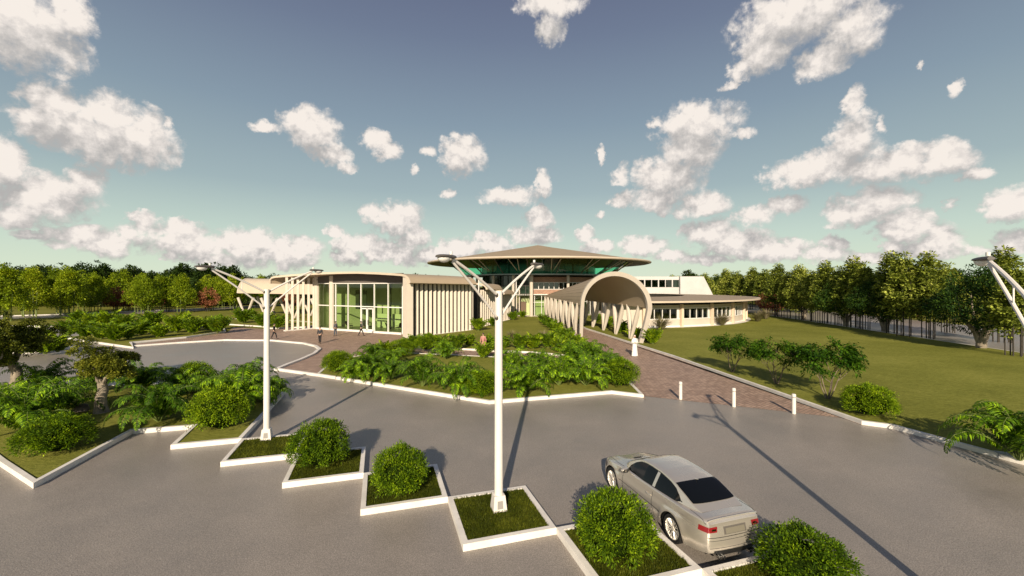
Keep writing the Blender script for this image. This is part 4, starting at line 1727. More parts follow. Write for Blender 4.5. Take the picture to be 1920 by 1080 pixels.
    def patch(name, fn, nu, nv, m, both=True, off=.006, parent=r):
        outs = []
        for sgn in ((1, -1) if both else (1,)):
            bb = MB()

            def g(u, v):
                x, w = fn(u, v)
                p = cabin(x, w) + nrm(x, w) * off
                return (p.x, p.y * sgn, p.z)
            bb.grid(g, nu, nv, flip=sgn < 0)
            outs.append(bb.build(name, m, parent, smooth='all'))
        return outs
    # door glass and quarter glass: lower line v=.06, upper line near the roof rail
    def vtop(x):
        return interp([-1.38, -1.28, -1.15, -.95, -.6, 0, .35, .55, .72, .80], [.20, .34, .42, .455, .475, .475, .46, .43, .32, .10], x)

    def vlow(x):
        return interp([-1.38, -1.30, -1.15, .80], [.20, .12, .075, .07], x)

    def sidefn(x0, x1):
        def f(u, v):
            x = lerp(x0, x1, u)
            return x, lerp(vlow(x), vtop(x), v)
        return f
    patch('trim', lambda u, v: (lerp(-1.42, .84, u), lerp(vlow(min(.80, max(-1.38, lerp(-1.42, .84, u)))) - .02, vtop(min(.8, max(-1.38, lerp(-1.42, .84, u)))) + .02, v)), 50, 6, dark, off=.004)
    patch('side_window', sidefn(-.38, .80), 30, 6, glass, off=.010)
    patch('quarter_window', sidefn(-1.38, -.50), 24, 6, glass, off=.010)
    pil = patch('pillar', sidefn(-.49, -.39), 2, 6, paint, off=.012)

    # windscreen and back light, full width patches over the v range
    def scr(x_top, x_bot, bow, vt, vb):
        def f(u, v):   # u across from the edge (0) to the centre (1), v bottom to top
            x = lerp(x_bot, x_top, v)
            x += bow * (1 - (1 - u) ** 2) * (1 if x_bot > 0 else -1) * (1 - v * .4)
            return x, lerp(lerp(vb, vt, v), 1.0, u)
        return f
    for nm, fn in (('windscreen', scr(.36, .90, .10, .60, .60)), ('rear_window', scr(-1.04, -1.66, .045, .60, .62))):
        bb = MB()
        for sgn in (1, -1):
            def g(u, v, fn=fn, sgn=sgn):
                x, w = fn(u, v)
                p = cabin(x, w) + nrm(x, max(w, .62)) * .007
                return (p.x, p.y * sgn, p.z)
            bb.grid(g, 14, 14, flip=sgn < 0)
        o = bb.build(nm, glass, r, smooth='all')
        bm = bmesh.new()
        bm.from_mesh(o.data)
        bmesh.ops.remove_doubles(bm, verts=bm.verts, dist=.001)
        bmesh.ops.recalc_face_normals(bm, faces=bm.faces)
        bm.to_mesh(o.data)
        bm.free()

    def on_side(x, z, off=.004):
        return Vector((x, side_y(x, z) + off, z))

    def on_top(x, y):
        # find z on the upper body
        best = min((body_pt(x, j) for j in np.linspace(NV_S, NV_S + NV_T, 90)), key=lambda p: abs(p[1] - abs(y)))
        return best[2]
    # shut lines
    for sgn in (1, -1):
        def line(name, pts, rad=.0055):
            bb = MB()
            bb.tube([(p[0], p[1] * sgn, p[2]) for p in pts], rad, n=5)
            return bb.build(name, dark, r)
        zz = np.linspace(.26, .84, 12)
        line('shut_line', [on_side(-.48 - .10 * smoothstep(.6, .25, z), z, 0) for z in zz])
        line('shut_line', [on_side(.86 + .02 * (z - .2), z, 0) for z in np.linspace(.26, .82, 12)])
        line('shut_line', [on_side(x, .235, 0) for x in np.linspace(-.56, .86, 12)], .005)
        line('moulding', [on_side(x, .52, .002) for x in np.linspace(-.84, 1.05, 16)], .007)
        hd = MB()
        pts = [on_side(x, .735, .030 if abs(x + .33) < .07 else .008) for x in np.linspace(-.43, -.23, 8)]
        hd.tube([(p.x, p.y * sgn, p.z) for p in pts], .014, n=8)
        hd.build('door_handle', paint, r, smooth=True)
        # mirror
        mr = MB()
        c = Vector((.66, .93 * sgn, .93))
        mr.grid(lambda u, v: (c.x + .075 * math.sin(v * math.pi) * math.cos(u * 2 * math.pi) * 1.0, c.y + .105 * -math.cos(v * math.pi), c.z + .062 * math.sin(v * math.pi) * math.sin(u * 2 * math.pi)), 16, 10)
        mo = mr.build('mirror', paint, r, smooth='all')
        ml = MB()
        ml.grid(lambda u, v: (c.x - .072, c.y + .085 * (2 * u - 1) * math.sqrt(max(0, 1 - (2 * v - 1) ** 2) * .6 + .4), c.z + .045 * (2 * v - 1)), 6, 6)
        ml.build('mirror_glass', dark, mo)
        ma = MB()
        ma.tube([(.70, .74 * sgn, .90), (.67, .86 * sgn, .915)], .028, n=8)
        ma.build('mirror_arm', dark, mo)
        # tail lamp wraps the rear corner
        tl = MB()

        def lampfn(u, v):
            z = lerp(.735, .845, v)
            s = u * .50
            if s < .20:
                x = -2.045 - s
                y = side_y(max(x, -2.24), z) + .006
                return (x, y * sgn, z)
            x = -2.245
            w = side_y(-2.24, z)
            k = (s - .20) / .42
            y = w - .30 * k + 0
            kk = y / w
            zt = (z - .30) / (.905 - .30)
            prof = .075 * math.sin(math.pi * min(1, max(0, (.62 - abs(zt - .30)) / .62)) * .5)
            bx = -prof * (1 - kk ** 2.2) ** .6
            return (x + bx - .008, (y + .006 * (1 - k)) * sgn, z)
        tl.grid(lampfn, 22, 6, flip=sgn > 0)
        t_o = tl.build('tail_lamp', redl, r, smooth='all')
        il = MB()
        il.grid(lambda u, v: (lambda p: (p[0] - .004, p[1], p[2]))(lampfn(.62 + .30 * u, .30 + .34 * v)), 8, 2, flip=sgn > 0)
        il.build('reversing_lens', chrome, t_o)
        # exhaust pipes, two each side
        for k in (0, 1):
            ex = MB()
            y_ = (.36 + .10 * k) * sgn
            ex.tube([(-2.05, y_, .225), (-2.36, y_, .225)], .042, n=14)
            eo = ex.build('exhaust_pipe', chrome, r, smooth=True)
            ex = MB()
            ex.tube([(-2.355, y_, .225), (-2.3615, y_, .225)], .034, n=14)
            ex.build('pipe_bore', dark, eo)
        # headlamp
        hl = MB()
        hl.grid(lambda u, v: (lambda x, z: (x, (side_y(x, z) + .005) * sgn, z))(lerp(1.82, 2.23, u), lerp(.555, .665 - .02 * u, v)), 10, 4, flip=sgn < 0)
        hl.build('headlight', glass, r, smooth='all')

    def tail_x(y, z):
        w = side_y(-2.24, z)
        kk = min(1, abs(y) / w)
        zt = (z - .30) / (.905 - .30)
        prof = .075 * math.sin(math.pi * min(1, max(0, (.62 - abs(zt - .30)) / .62)) * .5)
        return -2.245 - prof * (1 - kk ** 2.2) ** .6
    # recess shade painted as a dark patch, plate, bumper crease, diffuser, boot seam, boot lip
    pl = MB()
    pl.grid(lambda u, v: (lambda y, z: (tail_x(y, z) - .004, y, z))(lerp(-.30, .30, u), lerp(.665, .82, v)), 8, 3, flip=True)
    pl.build('plate_recess_shade', mat('plate_shadow', (.10, .09, .08), rough=.6, var=0), r)
    pl = MB()
    pl.grid(lambda u, v: (lambda y, z: (tail_x(y, z) - .012, y, z))(lerp(-.26, .26, u), lerp(.68, .79, v)), 4, 1, flip=True)
    pl.build('licence_plate', mat('plate_grey', (.17, .155, .12), rough=.5, var=0), r)
    for zz_, wd in ((.625, .70), (.56, .69), (.40, .67)):
        cr = MB()
        cr.tube([(tail_x(y, zz_) - .001, y, zz_) for y in np.linspace(-wd, wd, 24)], .006 if zz_ > .6 else .004, n=5)
        cr.build('bumper_crease', dark, r)
    lip = MB()
    lip.tube([(-2.215 - .02 * (1 - (y / .66) ** 2), y, 1.003 - .035 * (abs(y) / .66) ** 3) for y in np.linspace(-.66, .66, 20)], [.014] * 20, n=8)
    lip.build('boot_lip', paint, r, smooth=True)
    df = MB()
    df.grid(lambda u, v: (lambda y, z: (tail_x(y, z) - .006, y, z))(lerp(-.56, .56, u), lerp(.225 + .08 * abs(2 * u - 1) ** 4, .345, v)), 16, 3, flip=True)
    df.build('diffuser', dark, r)
    for sgn in (1, -1):
        bs = MB()
        pts = [(x, (.70 - .02 * (x + 1.7)) * sgn, 0) for x in np.linspace(-1.70, -2.20, 12)]
        bs.tube([(p[0], p[1], on_top(p[0], p[1]) + .001) for p in pts], .005, n=5)
        bs.build('boot_seam', dark, r)
        hs = MB()
        pts = [(x, (.735 - .17 * smoothstep(1.2, 2.1, x)) * sgn, 0) for x in np.linspace(.98, 2.08, 16)]
        hs.tube([(p[0], p[1], on_top(p[0], p[1]) + .001) for p in pts], .005, n=5)
        hs.build('bonnet_seam', dark, r)
        v_ = MB()
        v_.tube([(1.08 + .0 * k, (.20 + .26 * k / 6) * sgn, on_top(1.16, .3) + .008) for k in range(7)], .012, n=6, flat=.5)
    cw = MB()
    cw.tube([(1.03 - .16 * (abs(y) / .66) ** 2.2, y, .93 - .03 * (abs(y) / .66) ** 2) for y in np.linspace(-.66, .66, 16)], .030, n=6, flat=.4)
    cw.build('cowl', dark, r, smooth=True)
    bd = MB()
    bd.box((1.42, .0, topz(1.42) + .012), (.05, .26, .012))
    bd.build('bonnet_vent', dark, r)
    an = MB()
    an.tube([(-1.05, 0, 1.30), (-1.15, 0, 1.335)], [.018, .006], n=6)
    an.build('aerial', paint, r)

    # wheels
    def wheel(x, sg):
        w = empty('wheel', (x, .76 * sg, .325))
        w.parent = r
        KINDV.setdefault(r.name, []).append(w)
        ty = MB()
        prof = [(.235, .085), (.262, .105), (.300, .108), (.320, .095), (.325, .06), (.325, -.06), (.320, -.095), (.300, -.108), (.235, -.10)]
        ty.lathe([(p, q) for p, q in prof], n=40)
        ty.v = [(p[0], p[2] * sg, p[1]) for p in ty.v]
        ty.build('tyre', M['black'], w, smooth=True)
        rm = MB()
        rm.lathe([(.238, .098), (.226, .100), (.218, .075), (.212, .02), (.21, -.09)], n=40)
        for k in range(10):
            for off in (-.16, .16):
                a0 = 2 * math.pi * k / 10
                a1 = a0 + off
                rm.tube([(.045 * math.cos(a0), .045 * math.sin(a0), .060), (.13 * math.cos((a0 + a1) / 2), .13 * math.sin((a0 + a1) / 2), .070), (.225 * math.cos(a1), .225 * math.sin(a1), .082)], [.013, .010, .012], n=6)
        rm.lathe([(.062, .05), (.055, .078), (.02, .085), (.001, .085)], n=20)
        rm.v = [(p[0], p[2] * sg, p[1]) for p in rm.v]
        rm.build('rim', alloy, w, smooth=True)
        bk_ = MB()
        bk_.lathe([(.212, .0), (.001, .0)], n=24)
        bk_.v = [(p[0], p[2] * sg, p[1]) for p in bk_.v]
        bk_.build('brake_disc', mat('brake_dark', (.05, .05, .05), rough=.4, metal=.5, var=0) if 'brake_dark' not in bpy.data.materials else bpy.data.materials['brake_dark'], w)
    for x in (AXF, AXR):
        for sg in (1, -1):
            wheel(x, sg)
    return r


car = make_car()
car.location = (4.16, 11.38, .006)
car.rotation_euler = (0, 0, math.atan2(E2.y, E2.x))
car.scale = (.985, .985, .985)

# ------------------------------------------------------------------ plants
rs = np.random.RandomState(11)


def nrmz(a):
    return a / np.maximum(np.linalg.norm(a, axis=-1, keepdims=True), 1e-9)


def leaves(P, D, l, w, U=None, mid=.45, droop=0.0):
    """rhombic leaves: base P, axis D, length l, width w"""
    n = len(P)
    D = nrmz(D)
    if U is None:
        U = rs.normal(size=(n, 3)) * .5 + np.array([0, 0, 1.0])
    sd = nrmz(np.cross(D, U))
    l = np.broadcast_to(np.asarray(l, float), (n,))[:, None]
    w = np.broadcast_to(np.asarray(w, float), (n,))[:, None]
    m = P + D * l * mid
    tip = P + D * l
    tip[:, 2] -= (droop * l[:, 0])
    return np.stack([P, m + sd * w / 2, tip, m - sd * w / 2], axis=1)


def quad_mesh(name, Q):
    Q = np.concatenate(Q) if isinstance(Q, list) else Q
    n = len(Q)
    me = bpy.data.meshes.new(name)
    me.vertices.add(n * 4)
    me.vertices.foreach_set('co', Q.reshape(-1).astype(np.float32))
    me.loops.add(n * 4)
    me.loops.foreach_set('vertex_index', np.arange(n * 4, dtype=np.int32))
    me.polygons.add(n)
    me.polygons.foreach_set('loop_start', np.arange(0, n * 4, 4, dtype=np.int32))
    me.polygons.foreach_set('loop_total', np.full(n, 4, dtype=np.int32))
    me.update(calc_edges=True)
    me.validate()
    return me


def quads_obj(name, Q, m, parent):
    me = quad_mesh(name, Q)
    me.materials.append(m)
    o = bpy.data.objects.new(name, me)
    COL.objects.link(o)
    o.parent = parent
    KINDV.setdefault(parent.name, []).append(o)
    return o


def sph(n):
    return nrmz(rs.normal(size=(n, 3)))


def clump_leaves(C, out, per, rad, l, w, spread=1.0, updroop=0.0, outw=.5, flat=1.0):
    """per leaves round every clump centre C; out = outward direction of each clump"""
    n = len(C)
    c = np.repeat(C, per, axis=0)
    o = np.repeat(out, per, axis=0)
    d = sph(n * per) * spread + o * outw
    d[:, 2] += updroop
    d = nrmz(d)
    p = c + d * (rs.rand(n * per, 1) ** .6) * rad * np.array([1, 1, flat])
    if flat < 1:
        d = nrmz(d * np.array([1, 1, .5]))
    return leaves(p, d + sph(n * per) * .35, l * (.7 + .6 * rs.rand(n * per)), w * (.8 + .4 * rs.rand(n * per)))


def make_shrub(seed, Rr, H, m, leaf=.075, nc=300, per=38, core=True):
    global rs
    rs = np.random.RandomState(seed)
    r = empty('round_shrub', (0, 0, 0), 0)
    d = sph(int(nc * 1.8))
    d = d[d[:, 2] > -.35][:nc]
    f = .86 + .14 * np.sin(d[:, 0] * 7 + seed) * np.cos(d[:, 1] * 6 + 1) + .06 * rs.rand(len(d))
    C = d * f[:, None] * np.array([Rr, Rr, H * .56])
    C[:, 2] += H * .44
    C[:, 2] = np.maximum(C[:, 2], .03)
    C *= (.80 + .16 * rs.rand(len(C), 1)) * np.array([1, 1, 0]) + np.array([0, 0, .93])
    Q = [clump_leaves(C, d, per, .17 * (Rr + .3), leaf, leaf * .42, outw=.75, updroop=.15)]
    quads_obj('foliage', Q, m, r)
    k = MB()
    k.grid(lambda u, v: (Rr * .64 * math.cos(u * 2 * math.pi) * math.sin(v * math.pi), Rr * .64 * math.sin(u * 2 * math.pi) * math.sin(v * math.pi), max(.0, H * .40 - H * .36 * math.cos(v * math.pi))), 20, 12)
    k.build('dark_core', M['shrubcore'], r, smooth='all')  # solid blob, shade inside the shrub is put into its dark colour
    return r


def make_fern(seed, m, nf=32, length=2.3, pin=.40, npair=36, droopk=1.15, up=(38, 92), w=.062, name='fern', stemr=.022):
    global rs
    rs = np.random.RandomState(seed)
    r = empty(name, (0, 0, 0), 0)
    stems = MB()
    Q = []
    for i in range(nf):
        az = 2 * math.pi * i / nf * 2.39 + rs.rand() * .5
        ln = length * (.62 + .42 * rs.rand())
        e = R(up[0] + (up[1] - up[0]) * rs.rand())
        h = np.array([math.cos(az), math.sin(az), 0])
        pts = []
        p = h * .05
        N_ = 16
        tw = (rs.rand() - .5) * .5
        for s_ in range(N_ + 1):
            pts.append(p.copy())
            t = s_ / N_
            ee = e - droopk * R(135) * t ** 2.3
            aa = az + tw * t
            p = p + np.array([math.cos(aa) * math.cos(ee), math.sin(aa) * math.cos(ee), math.sin(ee)]) * ln / N_
            p[2] = max(p[2], .04)
        pts = np.array(pts)
        stems.tube([tuple(q) for q in pts[::2]], [stemr * (1 - .8 * k / 8) for k in range(9)], n=5)
        ts = np.linspace(.16, 1.0, npair)
        idx = ts * N_
        i0 = np.minimum(idx.astype(int), N_ - 1)
        fr = (idx - i0)[:, None]
        P = pts[i0] * (1 - fr) + pts[i0 + 1] * fr
        T = nrmz(pts[i0 + 1] - pts[i0])
        side = nrmz(np.cross(T, np.array([0, 0, 1.0])) + 1e-6)
        upv = nrmz(np.cross(side, T))
        prof = pin * (np.sin(np.pi * np.clip(ts * .93 + .06, 0, 1)) ** .6) * (.85 + .3 * rs.rand(npair))
        for sg in (-1, 1):
            D = side * sg + T * .45 - upv * .10 + rs.normal(size=(npair, 3)) * .12
            D = nrmz(D)
            # two-piece leaflet that bends down
            half = leaves(P, D, prof * .62, w, U=upv + 0 * P, mid=.75)
            P2 = P + D * (prof * .50)[:, None]
            D2 = nrmz(D + np.array([0, 0, -.75]))
            tipq = leaves(P2, D2, prof * .62, w * .85, U=upv + 0 * P, mid=.28)
            Q += [half, tipq]
    quads_obj('fronds', Q, m, r)
    stems.build('stalks', M['stem'], r, smooth=True)
    return r


def grow(mb, p, d, ln, rad, depth, tips, rng, bend=.35, split=3, shrink=.68, upb=.15):
    pts, rr = [Vector(p)], [rad]
    q, dd = Vector(p), Vector(d).normalized()
    n = 4
    for i in range(n):
        dd = (dd + Vector((rng.uniform(-1, 1), rng.uniform(-1, 1), rng.uniform(-1, 1))) * bend * .5 + Vector((0, 0, upb * .3))).normalized()
        q = q + dd * ln / n
        pts.append(q.copy())
        rr.append(rad * (1 - .45 * (i + 1) / n))
    mb.tube(pts, rr, n=7 if depth else 9)
    if depth == 0:
        tips.append((q.copy(), dd.copy()))
        return
    for k in range(split):
        a = rng.uniform(0, 2 * math.pi)
        v = Vector((math.cos(a), math.sin(a), rng.uniform(0, .7)))
        grow(mb, q if k else pts[-2], (dd * .7 + v * .8), ln * shrink * rng.uniform(.8, 1.15), rr[-1] * .85, depth - 1, tips, rng, bend, split, shrink, upb)


def make_gnarled(seed):
    global rs
    rs = np.random.RandomState(seed)
    rng = random.Random(seed)
    r = empty('gnarled_tree', (0, 0, 0), 0)
    t = MB()
    tips = []
    pts = [(0, 0, -.05), (.04, .02, .3), (-.08, .03, .7), (-.02, -.06, 1.1), (.12, -.02, 1.45)]
    t.tube(pts, [.27, .20, .19, .17, .15], n=12)
    for k in range(5):
        a = 2 * math.pi * k / 5 + rng.random()
        grow(t, (.10, -.02, 1.35), (math.cos(a), math.sin(a), (.35, 2.4, .9, .5, 1.3)[k]), (.75, 1.15, .9, .7, .95)[k], .085, 1, tips, rng, bend=.9, split=2, upb=.35)
    t.build('trunk', M['barkpale'], r, smooth=True)
    Q = []
    for (p, d) in tips:
        for j in range(3):
            c = np.array(p) + rs.normal(size=3) * np.array([.22, .22, .2])
            n = 26
            dd = sph(n)
            dd[:, 2] = np.abs(dd[:, 2]) * .8 - .15
            C = c + dd * np.array([.34, .34, .30])
            Q.append(clump_leaves(C, dd, 26, .12, .085, .05, outw=.7))
    quads_obj('crown', Q, M['leaf_olive'], r)
    return r


def make_umbrella_tree(seed):
    global rs
    rs = np.random.RandomState(seed)
    rng = random.Random(seed)
    r = empty('small_tree', (0, 0, 0), 0)
    t = MB()
    Q = []
    for k in range(5):
        a = 2 * math.pi * k / 5 + rng.random() * .8
        lean = .35 + .35 * rng.random()
        tips = []
        grow(t, (.05 * math.cos(a), .05 * math.sin(a), -.03), (math.cos(a) * lean, math.sin(a) * lean, 1), 1.15, .035, 2, tips, rng, bend=.35, split=3, shrink=.62, upb=.1)
        for (p, d) in tips:
            p = np.array(p)
            h = np.array([p[0], p[1], 0])
            h = h / max(np.linalg.norm(h), .2)
            for j in range(3):
                dirn = nrmz((h + rs.normal(size=3) * .7) * np.array([1, 1, .25]))
                n = 30
                tt = rs.rand(n)
                base = p + dirn * (tt * .62)[:, None] + rs.normal(size=(n, 3)) * np.array([.09, .09, .05])
                base[:, 2] += -.16 * tt ** 2 + .10 * j
                D = dirn + rs.normal(size=(n, 3)) * np.array([.8, .8, .3])
                Q.append(leaves(base, D, .14 + .06 * rs.rand(n), .075, U=rs.normal(size=(n, 3)) * .35 + np.array([0, 0, 1.0]), droop=.25))
    t.build('trunk', M['bark'], r, smooth=True)
    quads_obj('crown', Q, M['leaf_umbrella'], r)
    return r


def make_tree(seed, name, m, bark, H=9.0, z0=2.2, rx=2.7, nc=300, per=16, leaf=.42, lw=.15, clr=.55, stems=5, shape='oval', droop=-.6, inner=.45, trunk=.1, spread=1.0, outw=.5, flat=1.0):
    """tree with a crown of many leaf clumps; shape: oval, cone, broad"""
    global rs
    rs = np.random.RandomState(seed)
    rng = random.Random(seed)
    r = empty(name, (0, 0, 0), 0)
    t = MB()
    if stems == 1:
        t.tube([(0, 0, -.1), (.05, 0, z0 * .5), (-.05, .05, z0), (.1, 0, z0 + (H - z0) * .5), (0, 0, H * .92)], [trunk * 1.35, trunk, trunk * .85, trunk * .5, .03], n=10)
        for k in range(12):
            a = rng.uniform(0, 6.28)
            z = z0 + (H - z0) * rng.uniform(0, .7)
            t.tube([(0, 0, z), (math.cos(a) * rx * .4, math.sin(a) * rx * .4, z + .5), (math.cos(a) * rx * .75, math.sin(a) * rx * .75, z + .8)], [trunk * .35, trunk * .22, .02], n=6)
    elif stems == -1:      # forked trunk
        for k in range(4):
            a = 2 * math.pi * k / 4 + .5
            t.tube([(0, 0, -.1), (math.cos(a) * .10, math.sin(a) * .10, .55), (math.cos(a) * .45, math.sin(a) * .45, 1.5), (math.cos(a) * 1.3, math.sin(a) * 1.3, z0 + 1.2), (math.cos(a) * 1.8, math.sin(a) * 1.8, H * .72)], [trunk * 1.1, trunk * .8, trunk * .55, trunk * .35, .03], n=10)
    else:
        for k in range(stems):
            a = 2 * math.pi * k / stems + rng.uniform(-.4, .4)
            q = rng.uniform(.25, 1.0) * rx * .42
            t.tube([(math.cos(a) * q, math.sin(a) * q, -.1), (math.cos(a) * q * 1.05, math.sin(a) * q * 1.05, z0 + 1), (math.cos(a) * q * 1.4, math.sin(a) * q * 1.4, z0 + (H - z0) * .6)], [trunk, trunk * .8, .02], n=7)
    t.build('trunk', bark, r, smooth=True)
    d = sph(nc)
    rad = (inner + (1 - inner) * rs.rand(nc)) ** .6
    ph = rs.rand(4) * 6
    bump = 1 + .16 * np.sin(3 * np.arctan2(d[:, 1], d[:, 0]) + ph[0] + 3 * d[:, 2]) + .10 * np.sin(5 * d[:, 2] + ph[1])
    C = d * (rad * bump)[:, None]
    hz = (H - z0) / 2
    C = C * np.array([rx, rx, hz])
    if shape == 'cone':
        k = np.clip(1.25 - .92 * (C[:, 2] / hz * .5 + .5), .22, 1.25)
        C[:, :2] *= k[:, None]
    if shape == 'broad':
        k = np.clip(.75 + .5 * (1 - np.abs(C[:, 2] / hz + .2)), .5, 1.2)
        C[:, :2] *= k[:, None]
    C[:, 2] += z0 + hz
    out = nrmz(d * np.array([1, 1, .4]))
    Q = [clump_leaves(C, out, per, clr, leaf, lw, updroop=droop, outw=outw, spread=spread, flat=flat)]
    quads_obj('crown', Q, m, r)
    return r


def put(proto, i, loc, rz, s, label=None, cat=None, group=None):
    o = proto if i == 0 else copy_tree(proto)
    o.location = loc
    o.rotation_euler = (0, 0, rz)
    o.scale = (s, s, s) if not hasattr(s, '__len__') else s
    tag(o, label, cat, group)
    return o


USED = {}


def place(key, protos, px, py, s, label, cat, group, z=.14, rz=None, d=None):
    """stand one plant on the ground; protos is a list of prototypes of the kind"""
    u = USED.setdefault(key, [0] * len(protos))
    k = sum(u) % len(protos)
    x, y = gz(px, py, z) if d is None else ((px - 960) / F * d, d)
    o = put(protos[k], u[k], (x, y, z), rnd.uniform(0, 6.28) if rz is None else rz, s, label, cat, group)
    u[k] += 1
    return o


shrubs = [make_shrub(3, 1.0, 1.45, M['leaf_shrub']), make_shrub(8, 1.0, 1.45, M['leaf_shrub'])]
SH = 'round clipped shrubs'
for (px, py, s, lb) in ((600, 872, (.92, .92, 1.0), 'round green shrub in the square planter next to the farther lamp post'),
                        (747, 921, (.80, .80, .86), 'smallest round green shrub, in the planter left of the near lamp post'),
                        (1151, 1040, (.84, .84, .92), 'round yellow green shrub at the left side of the parked car'),
                        (1506, 1066 + 26, (.86, .86, .68), 'round green shrub cut by the bottom edge behind the parked car'),
                        (104, 845, (1.08, 1.08, .86), 'round shrub at the left end of the big island near its kerb corner'),
                        (409, 803, (1.05, 1.05, 1.15), 'round shrub at the right end of the big island near the farther lamp post'),
                        (365, 733, (1.05, 1.05, 1.10), 'dark round shrub at the back of the big island between two ferns'),
                        (1632, 778, (1.08, 1.08, .92), 'wide round shrub on the right lawn near the kerb bend'),
                        (634, 696, (1.05, 1.05, .95), 'round shrub at the left tip of the middle island'),
                        (1164, 722, (1.05, 1.05, 1.05), 'round shrub at the right tip of the middle island by the brick walk'),
                        (905, 738, (1.25, 1.1, .85), 'low wide shrub at the front of the middle island beside the near pole'),
                        (752, 668, (1.1, 1.1, .95), 'dark round shrub behind the path left of the fin wall corner'),
                        (801, 657, (1.1, 1.1, 1.05), 'bright round shrub in front of the fin wall')):
    place('sh', shrubs, px, py, s, lb, 'shrub', SH)

ferns = [make_fern(21, M['leaf_fern'], nf=32, length=2.8, pin=.36), make_fern(22, M['leaf_fern'], nf=34, length=2.7, pin=.38), make_fern(23, M['leaf_fern'], nf=28, length=3.05, pin=.40)]
FG = 'large arching ferns'
for (px, py, s, lb) in ((298, 790, .98, 'large bright fern at the front kerb of the big island'),
                        (452, 762, 1.05, 'large fern on the big island just left of the farther lamp pole'),
                        (470, 735, .85, 'fern at the back right corner of the big island'),
                        (265, 735, 1.0, 'tall dark fern behind the gnarled tree trunk'),
                        (330, 742, .9, 'fern between the gnarled tree and the dark round shrub'),
                        (48, 812, .98, 'large fern at the left edge of the picture on the big island'),
                        (112, 778, .95, 'fern behind the leftmost round shrub of the big island'),
                        (8, 776, .9, 'fern half cut off by the left edge of the picture'),
                        (78, 740, .9, 'fern under the left gnarled tree at the back of the big island'),
                        (692, 706, .98, 'fern next to the round shrub at the left of the middle island'),
                        (668, 712, .72, 'small fern leaning over the front kerb at the left of the middle island'),
                        (792, 724, .92, 'fern at the front kerb left of centre on the middle island'),
                        (862, 735, 1.0, 'tall fern at the front kerb beside the low wide shrub'),
                        (985, 735, .98, 'fern at the front kerb just right of the near lamp pole'),
                        (1048, 722, .88, 'dark arching fern on the open grass right of the near pole'),
                        (1098, 722, .98, 'large fern with hooked fronds near the right of the middle island'),
                        (1128, 706, .92, 'fern beside the round shrub at the right tip of the middle island'),
                        (1072, 694, .95, 'bright fern at the back right of the middle island'),
                        (1140, 692, .78, 'fern hanging over the brick walk'),
                        (735, 686, .8, 'fern behind the open grass of the middle island'),
                        (960, 700, .82, 'mid sized fern behind the near lamp pole'),
                        (1008, 690, .75, 'fern just before the narrow path'),
                        (700, 672, .75, 'fern at the left end of the narrow path'),
                        (835, 672, .72, 'fern before the narrow path and the fin wall'),
                        (732, 712, .8, 'fern at the front kerb left of the open grass'),
                        (1020, 712, .85, 'fern in the middle of the group right of the near pole'),
                        (1112, 684, .85, 'fern at the back of the group next to the brick walk'),
                        (418, 745, .9, 'fern between the two round shrubs at the right of the big island'),
                        (500, 750, .8, 'fern leaning over the right kerb of the big island behind the pole'),
                        (180, 735, .8, 'fern at the back kerb beside the gnarled trunk'),
                        (1912, 862, 1.12, 'huge fern cut off by the right edge on the right lawn')):
    place('fn', ferns, px, py, (s * .92, s * .92, s * 1.08), lb, 'fern', FG)

softs = [make_fern(31, M['leaf_soft'], nf=38, length=1.5, pin=.28, npair=13, droopk=.5, up=(56, 90), w=.11, name='leafy_bush', stemr=.014),
         make_fern(32, M['leaf_soft'], nf=38, length=1.4, pin=.30, npair=12, droopk=.5, up=(50, 90), w=.13, name='leafy_bush', stemr=.014)]
SG = 'leafy bushes along the paths'
hedge = [(1018, 606), (1024, 610), (1031, 615), (1038, 620), (1046, 626), (1052, 633), (1060, 640), (1068, 648), (1078, 656), (1086, 664), (1096, 672)]
for i, (px, py) in enumerate(hedge):
    place('so', softs, px, py, 1.15, ordw(i) + ' light green bush in the row left of the vaulted walkway, counted from the hall', 'bush', SG)
strip = [(775, 655, 1.1), (828, 658, 1.25), (858, 655, 1.15), (880, 648, 1.0), (918, 657, 1.2), (945, 652, 1.0), (975, 655, 1.15), (1000, 654, 1.25), (1028, 652, 1.2), (1050, 660, 1.25), (720, 664, 1.0), (935, 664, .9), (907, 671, 1.0)]
for i, (px, py, s) in enumerate(sorted(strip)):
    place('so', softs, px, py, s, ordw(i) + ' leafy bush from the left in the strip behind the narrow path', 'bush', SG)
for (px, py, s, lb) in ((897, 620, 1.35, 'bush in the gap between the pavilion and the middle fin block'), (926, 612, 1.2, 'bush at the end of the middle fin block'),
                        (962, 600, 1.2, 'bush at the end of the last fin block'), (979, 595, 1.1, 'bush by the green door of the round hall'),
                        (1224, 645, 1.3, 'bright bush outside the right foot of the front arch'), (1212, 640, 1.0, 'small bush touching the right foot of the front arch'),
                        (1165, 625, 1.3, 'bush seen between the third and fourth right legs of the vault'), (1190, 634, 1.2, 'bush seen between the two nearest right legs of the vault'),
                        (1140, 612, 1.2, 'bush seen between the farther right legs of the vault'), (1118, 605, 1.2, 'farthest bush seen under the vault')):
    place('so', softs, px, py, s, lb, 'bush', SG)
left_plants = [(130, 630, 1.6), (160, 633, 1.5), (190, 636, 1.5), (215, 640, 1.5), (240, 636, 1.3), (175, 618, 2.0), (205, 617, 2.2), (235, 622, 2.0), (265, 628, 1.6), (285, 615, 1.9), (300, 632, 1.3), (330, 624, 1.8), (345, 618, 2.0),
               (362, 626, 1.6), (390, 618, 1.5), (408, 624, 1.7), (415, 616, 1.6), (455, 606, 1.9), (470, 600, 1.6), (492, 612, 1.6), (502, 606, 1.5), (520, 616, 1.3), (528, 610, 1.4), (150, 608, 1.8)]
